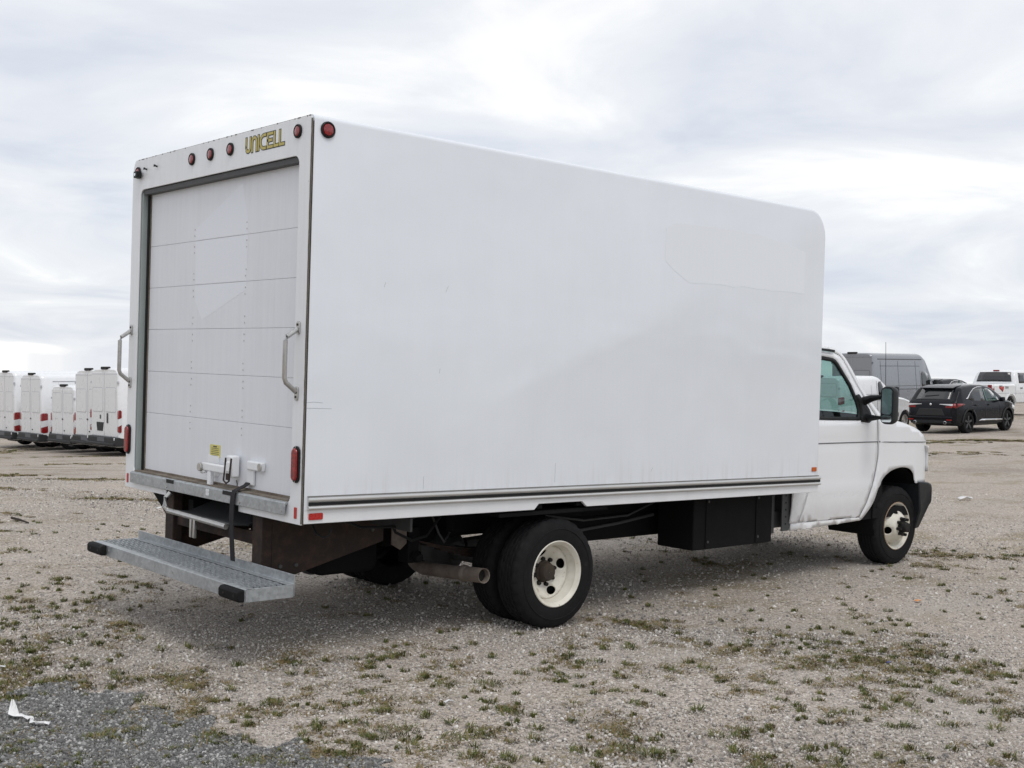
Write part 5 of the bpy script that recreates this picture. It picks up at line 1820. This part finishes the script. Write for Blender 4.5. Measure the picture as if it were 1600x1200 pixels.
crossover('crossover', 'glossy black crossover with red tail lamps and black wheels at right', 34.45, 14.45, 'suv_black')
crossover('crossover', 'dark car whose roof just shows between the black crossover and the white pickup', 47.7, 22.5, 'suv_black', tail=False, tint='dark_glass')

# ---------------- white pickup
def pickup():
    L = 6.2
    hw = 1.03
    top = [(0, 1.36), (.03, 1.40), (2.06, 1.41), (2.08, 1.46), (2.16, 1.80), (2.24, 1.94), (2.45, 2.02), (3.2, 2.03), (3.75, 1.98), (4.0, 1.88), (4.5, 1.50), (4.66, 1.40), (5.6, 1.30), (5.95, 1.20), (6.1, .95), (L, .6)]
    width = [(0, .98), (.1, hw), (5.4, hw), (5.9, .95), (L, .82)]
    c = Car('pickup_truck', 'white pickup truck with red decal on its bed at the right edge', 'pickup', 46.75, 18.45 + hw, None, top, width, 1.38, .26, lambda q: .52, (1.62, 5.15), .41, 'van_white', soft=.10)
    r = c.root
    cut = MB().box(.06, 2.0, -.86, .86, .9, 1.9).build('cutter', 'chassis_black', r)
    bpy.context.view_layer.update()
    boolean_cut(c.body, cut)
    c.over('rear_window', 2.09, 2.23, .96, 'dark_glass', .02)
    c.over('windscreen', 3.95, 4.62, .92, 'dark_glass')
    c.panel('rear_side_window', [(2.42, 1.44), (3.18, 1.44), (3.18, 1.90), (2.50, 1.90)], 'dark_glass')
    c.panel('front_side_window', [(3.27, 1.44), (4.42, 1.44), (4.30, 1.56), (3.92, 1.88), (3.27, 1.90)], 'dark_glass')
    for xg in (2.05, 3.22, 4.45):
        c.panel('door_gap', [(xg, .62), (xg + .014, .62), (xg + .014, 1.36), (xg, 1.36)], 'groove', .003, .006)
    for xg in (2.95, 4.15 - .1):
        c.panel('door_handle', rounded(xg - .45, xg - .25, 1.20, 1.24, .015), 'ink_dark', .02, .02)
    c.panel('body_crease', [(.1, .98), (5.3, .98), (5.3, 1.0), (.1, 1.0)], 'groove', .002, .005)
    c.panel('decal_shape', [(a + .45, b + .02) for a, b in ((.08, 1.27), (.30, 1.27), (.34, 1.22), (.38, 1.27), (.54, 1.27), (.50, 1.14), (.40, 1.02), (.28, 1.10), (.12, 1.17))], 'decal_red', .004, .004)
    c.panel('decal_dash', [(.55, 1.335), (.85, 1.335), (.83, 1.295), (.57, 1.295)], 'decal_dark', .004, .004)
    for sg in (-1, 1):
        cu = bpy.data.curves.new('decal_text', 'FONT')
        cu.body = 'FX4'
        cu.size = .17
        cu.extrude = .002
        ob = bpy.data.objects.new('decal_text', cu)
        COL.objects.link(ob)
        dg = bpy.context.evaluated_depsgraph_get()
        me = bpy.data.meshes.new_from_object(ob.evaluated_get(dg))
        bpy.data.objects.remove(ob)
        t = bpy.data.objects.new('decal_text', me)
        COL.objects.link(t)
        me.materials.append(MATS['decal_dark'])
        t.parent = r
        t.location = ((1.10 if sg < 0 else 1.45), sg * (hw + .006), 1.19)
        t.rotation_euler = (RAD(90), 0, 0 if sg < 0 else RAD(180))
        MB().prism(rounded(4.30, 4.50, 1.36, 1.68, .04), 1, sg * (hw + .08), sg * (hw + .30)).build('door_mirror', 'bumper_black', r, bevel=.03)
        c.panel('tail_lamp', [(0.0, 1.0), (.10, 1.0), (.10, 1.36), (0.0, 1.36)], 'red_lens', .006, .02, sides=(sg,))
        MB().box(.01 - .03, .03, sg * .78, sg * .97, 1.0, 1.36).build('tail_lens', 'red_lens', r, bevel=.01)
        c.panel('headlight', [(5.55, .98), (5.55, 1.20), (5.85, 1.14), (5.98, 1.0)], 'white_lens', .006, .02, sides=(sg,))
    for wx in c.wheels:
        ap = [(wx + .56 * math.cos(RAD(a)), .45 + .56 * math.sin(RAD(a))) for a in range(0, 181, 15)] + [(wx + .48 * math.cos(RAD(a)), .45 + .48 * math.sin(RAD(a))) for a in range(180, -1, -15)]
        c.panel('arch_flare', ap, 'van_white', .018, .03, step=.08)
    MB().box(-.22, .05, -.95, .95, .58, .78).build('rear_bumper', 'chrome', r, bevel=.03)
    MB().box(L - .15, L + .12, -.85, .85, .55, .80).build('front_bumper', 'chrome', r, bevel=.04)
    MB().prism(rounded(-.14, .14, 1.985, 2.035, .02), 0, 2.27, 2.34).build('roof_stop_lamp', 'red_lens', r)
    for yc in (-.45, .45):
        MB().prism(rounded(yc - .13, yc + .13, 1.42, 1.75, .05), 0, 2.75, 2.85).build('headrest', 'seat_grey', r)
    c.put_wheels('steel', 6, -.02)
pickup()

# ================================================================== litter on the ground
m = MB()
rnd = random.Random(9)
def crumple(name, label, cat, path, width, mat, lift=.012, seed=1):
    rr = random.Random(seed)
    vs_, fs = [], []
    n = len(path)
    for i, (x, y, w, z) in enumerate(path):
        a = Vector(path[max(0, i - 1)][:2])
        b = Vector(path[min(n - 1, i + 1)][:2])
        t = (b - a).normalized()
        nv = Vector((-t.y, t.x))
        for k in range(5):
            q = lerp(-1, 1, k / 4) * w
            vs_.append((x + nv.x * q + rr.uniform(-.002, .002), y + nv.y * q + rr.uniform(-.002, .002), .008 + z + lift * abs(math.sin(k * 1.7 + i * 1.3)) + rr.uniform(0, lift * .6)))
    for i in range(n - 1):
        for k in range(4):
            fs.append((i * 5 + k, i * 5 + k + 1, i * 5 + k + 6, i * 5 + k + 5))
    o = MB().add(vs_, fs).build(name, mat, angle=20)
    solid(o, .0012, 0)
    return tag(o, label, cat)
crumple('plastic_scrap', 'torn white plastic strip lying on the dark gravel, lower left', 'litter', [(-1.545, -1.15, .006, .055), (-1.552, -1.18, .014, .035), (-1.56, -1.215, .026, .012), (-1.555, -1.25, .024, .006), (-1.535, -1.285, .012, .004), (-1.515, -1.31, .014, .004), (-1.52, -1.345, .010, .004), (-1.535, -1.375, .008, .002), (-1.52, -1.40, .010, .002), (-1.49, -1.425, .012, .002), (-1.47, -1.44, .010, .002)], 0, 'plastic_litter', .014, 1)
crumple('paper_scrap', 'small white scrap beside grass at the far left edge', 'litter', [(-1.33, -.24, .010, 0), (-1.31, -.25, .016, .004), (-1.285, -.26, .012, 0)], 0, 'plastic_litter', .008, 2)
crumple('paper_scrap', 'white scrap on the open gravel beyond the truck\'s front wheel', 'litter', [(13.1, 1.90, .03, 0), (13.2, 1.85, .06, .01), (13.3, 1.80, .03, 0)], 0, 'plastic_litter', .03, 3)
crumple('paper_scrap', 'small white scrap on the gravel in front of the rear wheel', 'litter', [(.27, -2.20, .006, 0), (.295, -2.205, .012, .004), (.32, -2.21, .008, 0)], 0, 'plastic_litter', .008, 4)
crumple('orange_scrap', 'small orange scrap on the gravel right of the truck', 'litter', [(5.05, -2.08, .014, 0), (5.085, -2.085, .02, .004), (5.12, -2.09, .010, 0)], 0, 'orange_litter', .008, 5)
crumple('blue_scrap', 'tiny dark blue scrap on the gravel, lower right', 'litter', [(3.02, -3.07, .008, 0), (3.04, -3.073, .012, .002), (3.06, -3.076, .008, 0)], 0, 'blue_litter', .006, 6)
tag(MB().tube([(.79, 5.87, ground_z(.79, 5.87) + .03), (.81, 5.7, .02), (.835, 5.5, .008)], [.014, .012, .008], 7).build('stick', 'stick_wood'), 'dark stick lying on the gravel left of the step', 'stick')
crumple('paper_scrap', 'white scrap on the ground seen left of the rusty bumper post', 'litter', [(2.46, 5.98, .02, 0), (2.53, 5.93, .035, .01), (2.6, 5.88, .02, 0)], 0, 'plastic_litter', .02, 7)

# ---------------- far wood behind the camera, seen only as a reflection in the box side
def far_wood():
    rr = random.Random(3)
    m = MB()
    leaf_material('wood_green', (0.035, 0.05, 0.02), (0.05, 0.07, 0.028), (0.07, 0.09, 0.035))
    for i in range(95):
        a = RAD(-88 + 92 * i / 94)
        d = rr.uniform(150, 185)
        cx, cy = CAM.x + d * math.cos(a), CAM.y + d * math.sin(a)
        h = 7.5 + 4 * noise.noise(Vector((i * .13, 2, 0))) + rr.uniform(-1, 1.4)
        base = ground_z(cx, cy)
        m.tube([(cx, cy, base - .3), (cx, cy, base + h * .6)], [.3, .12], 6)
        for k in range(110):
            u = rr.uniform(-1, 1)
            ph = rr.uniform(0, 6.28)
            q = Vector((math.sqrt(1 - u * u) * math.cos(ph), math.sqrt(1 - u * u) * math.sin(ph), u)) * rr.uniform(.55, 1.0)
            p = Vector((cx + q.x * h * .36, cy + q.y * h * .36, base + h * .58 + q.z * h * .45))
            s_ = rr.uniform(.35, .8)
            t1 = Vector((rr.uniform(-1, 1), rr.uniform(-1, 1), rr.uniform(-1, 1))).normalized() * s_
            t2 = t1.cross(Vector((rr.uniform(-1, 1), rr.uniform(-1, 1), rr.uniform(-1, 1)))).normalized() * s_
            m.add([p + t1, p + t2, p - t1, p - t2], [(0, 1, 2, 3)])
    tag(m.build('far_wood', 'wood_green', smooth=False), 'far-off dark green wood behind the photographer', 'wood', kind='stuff')
far_wood()
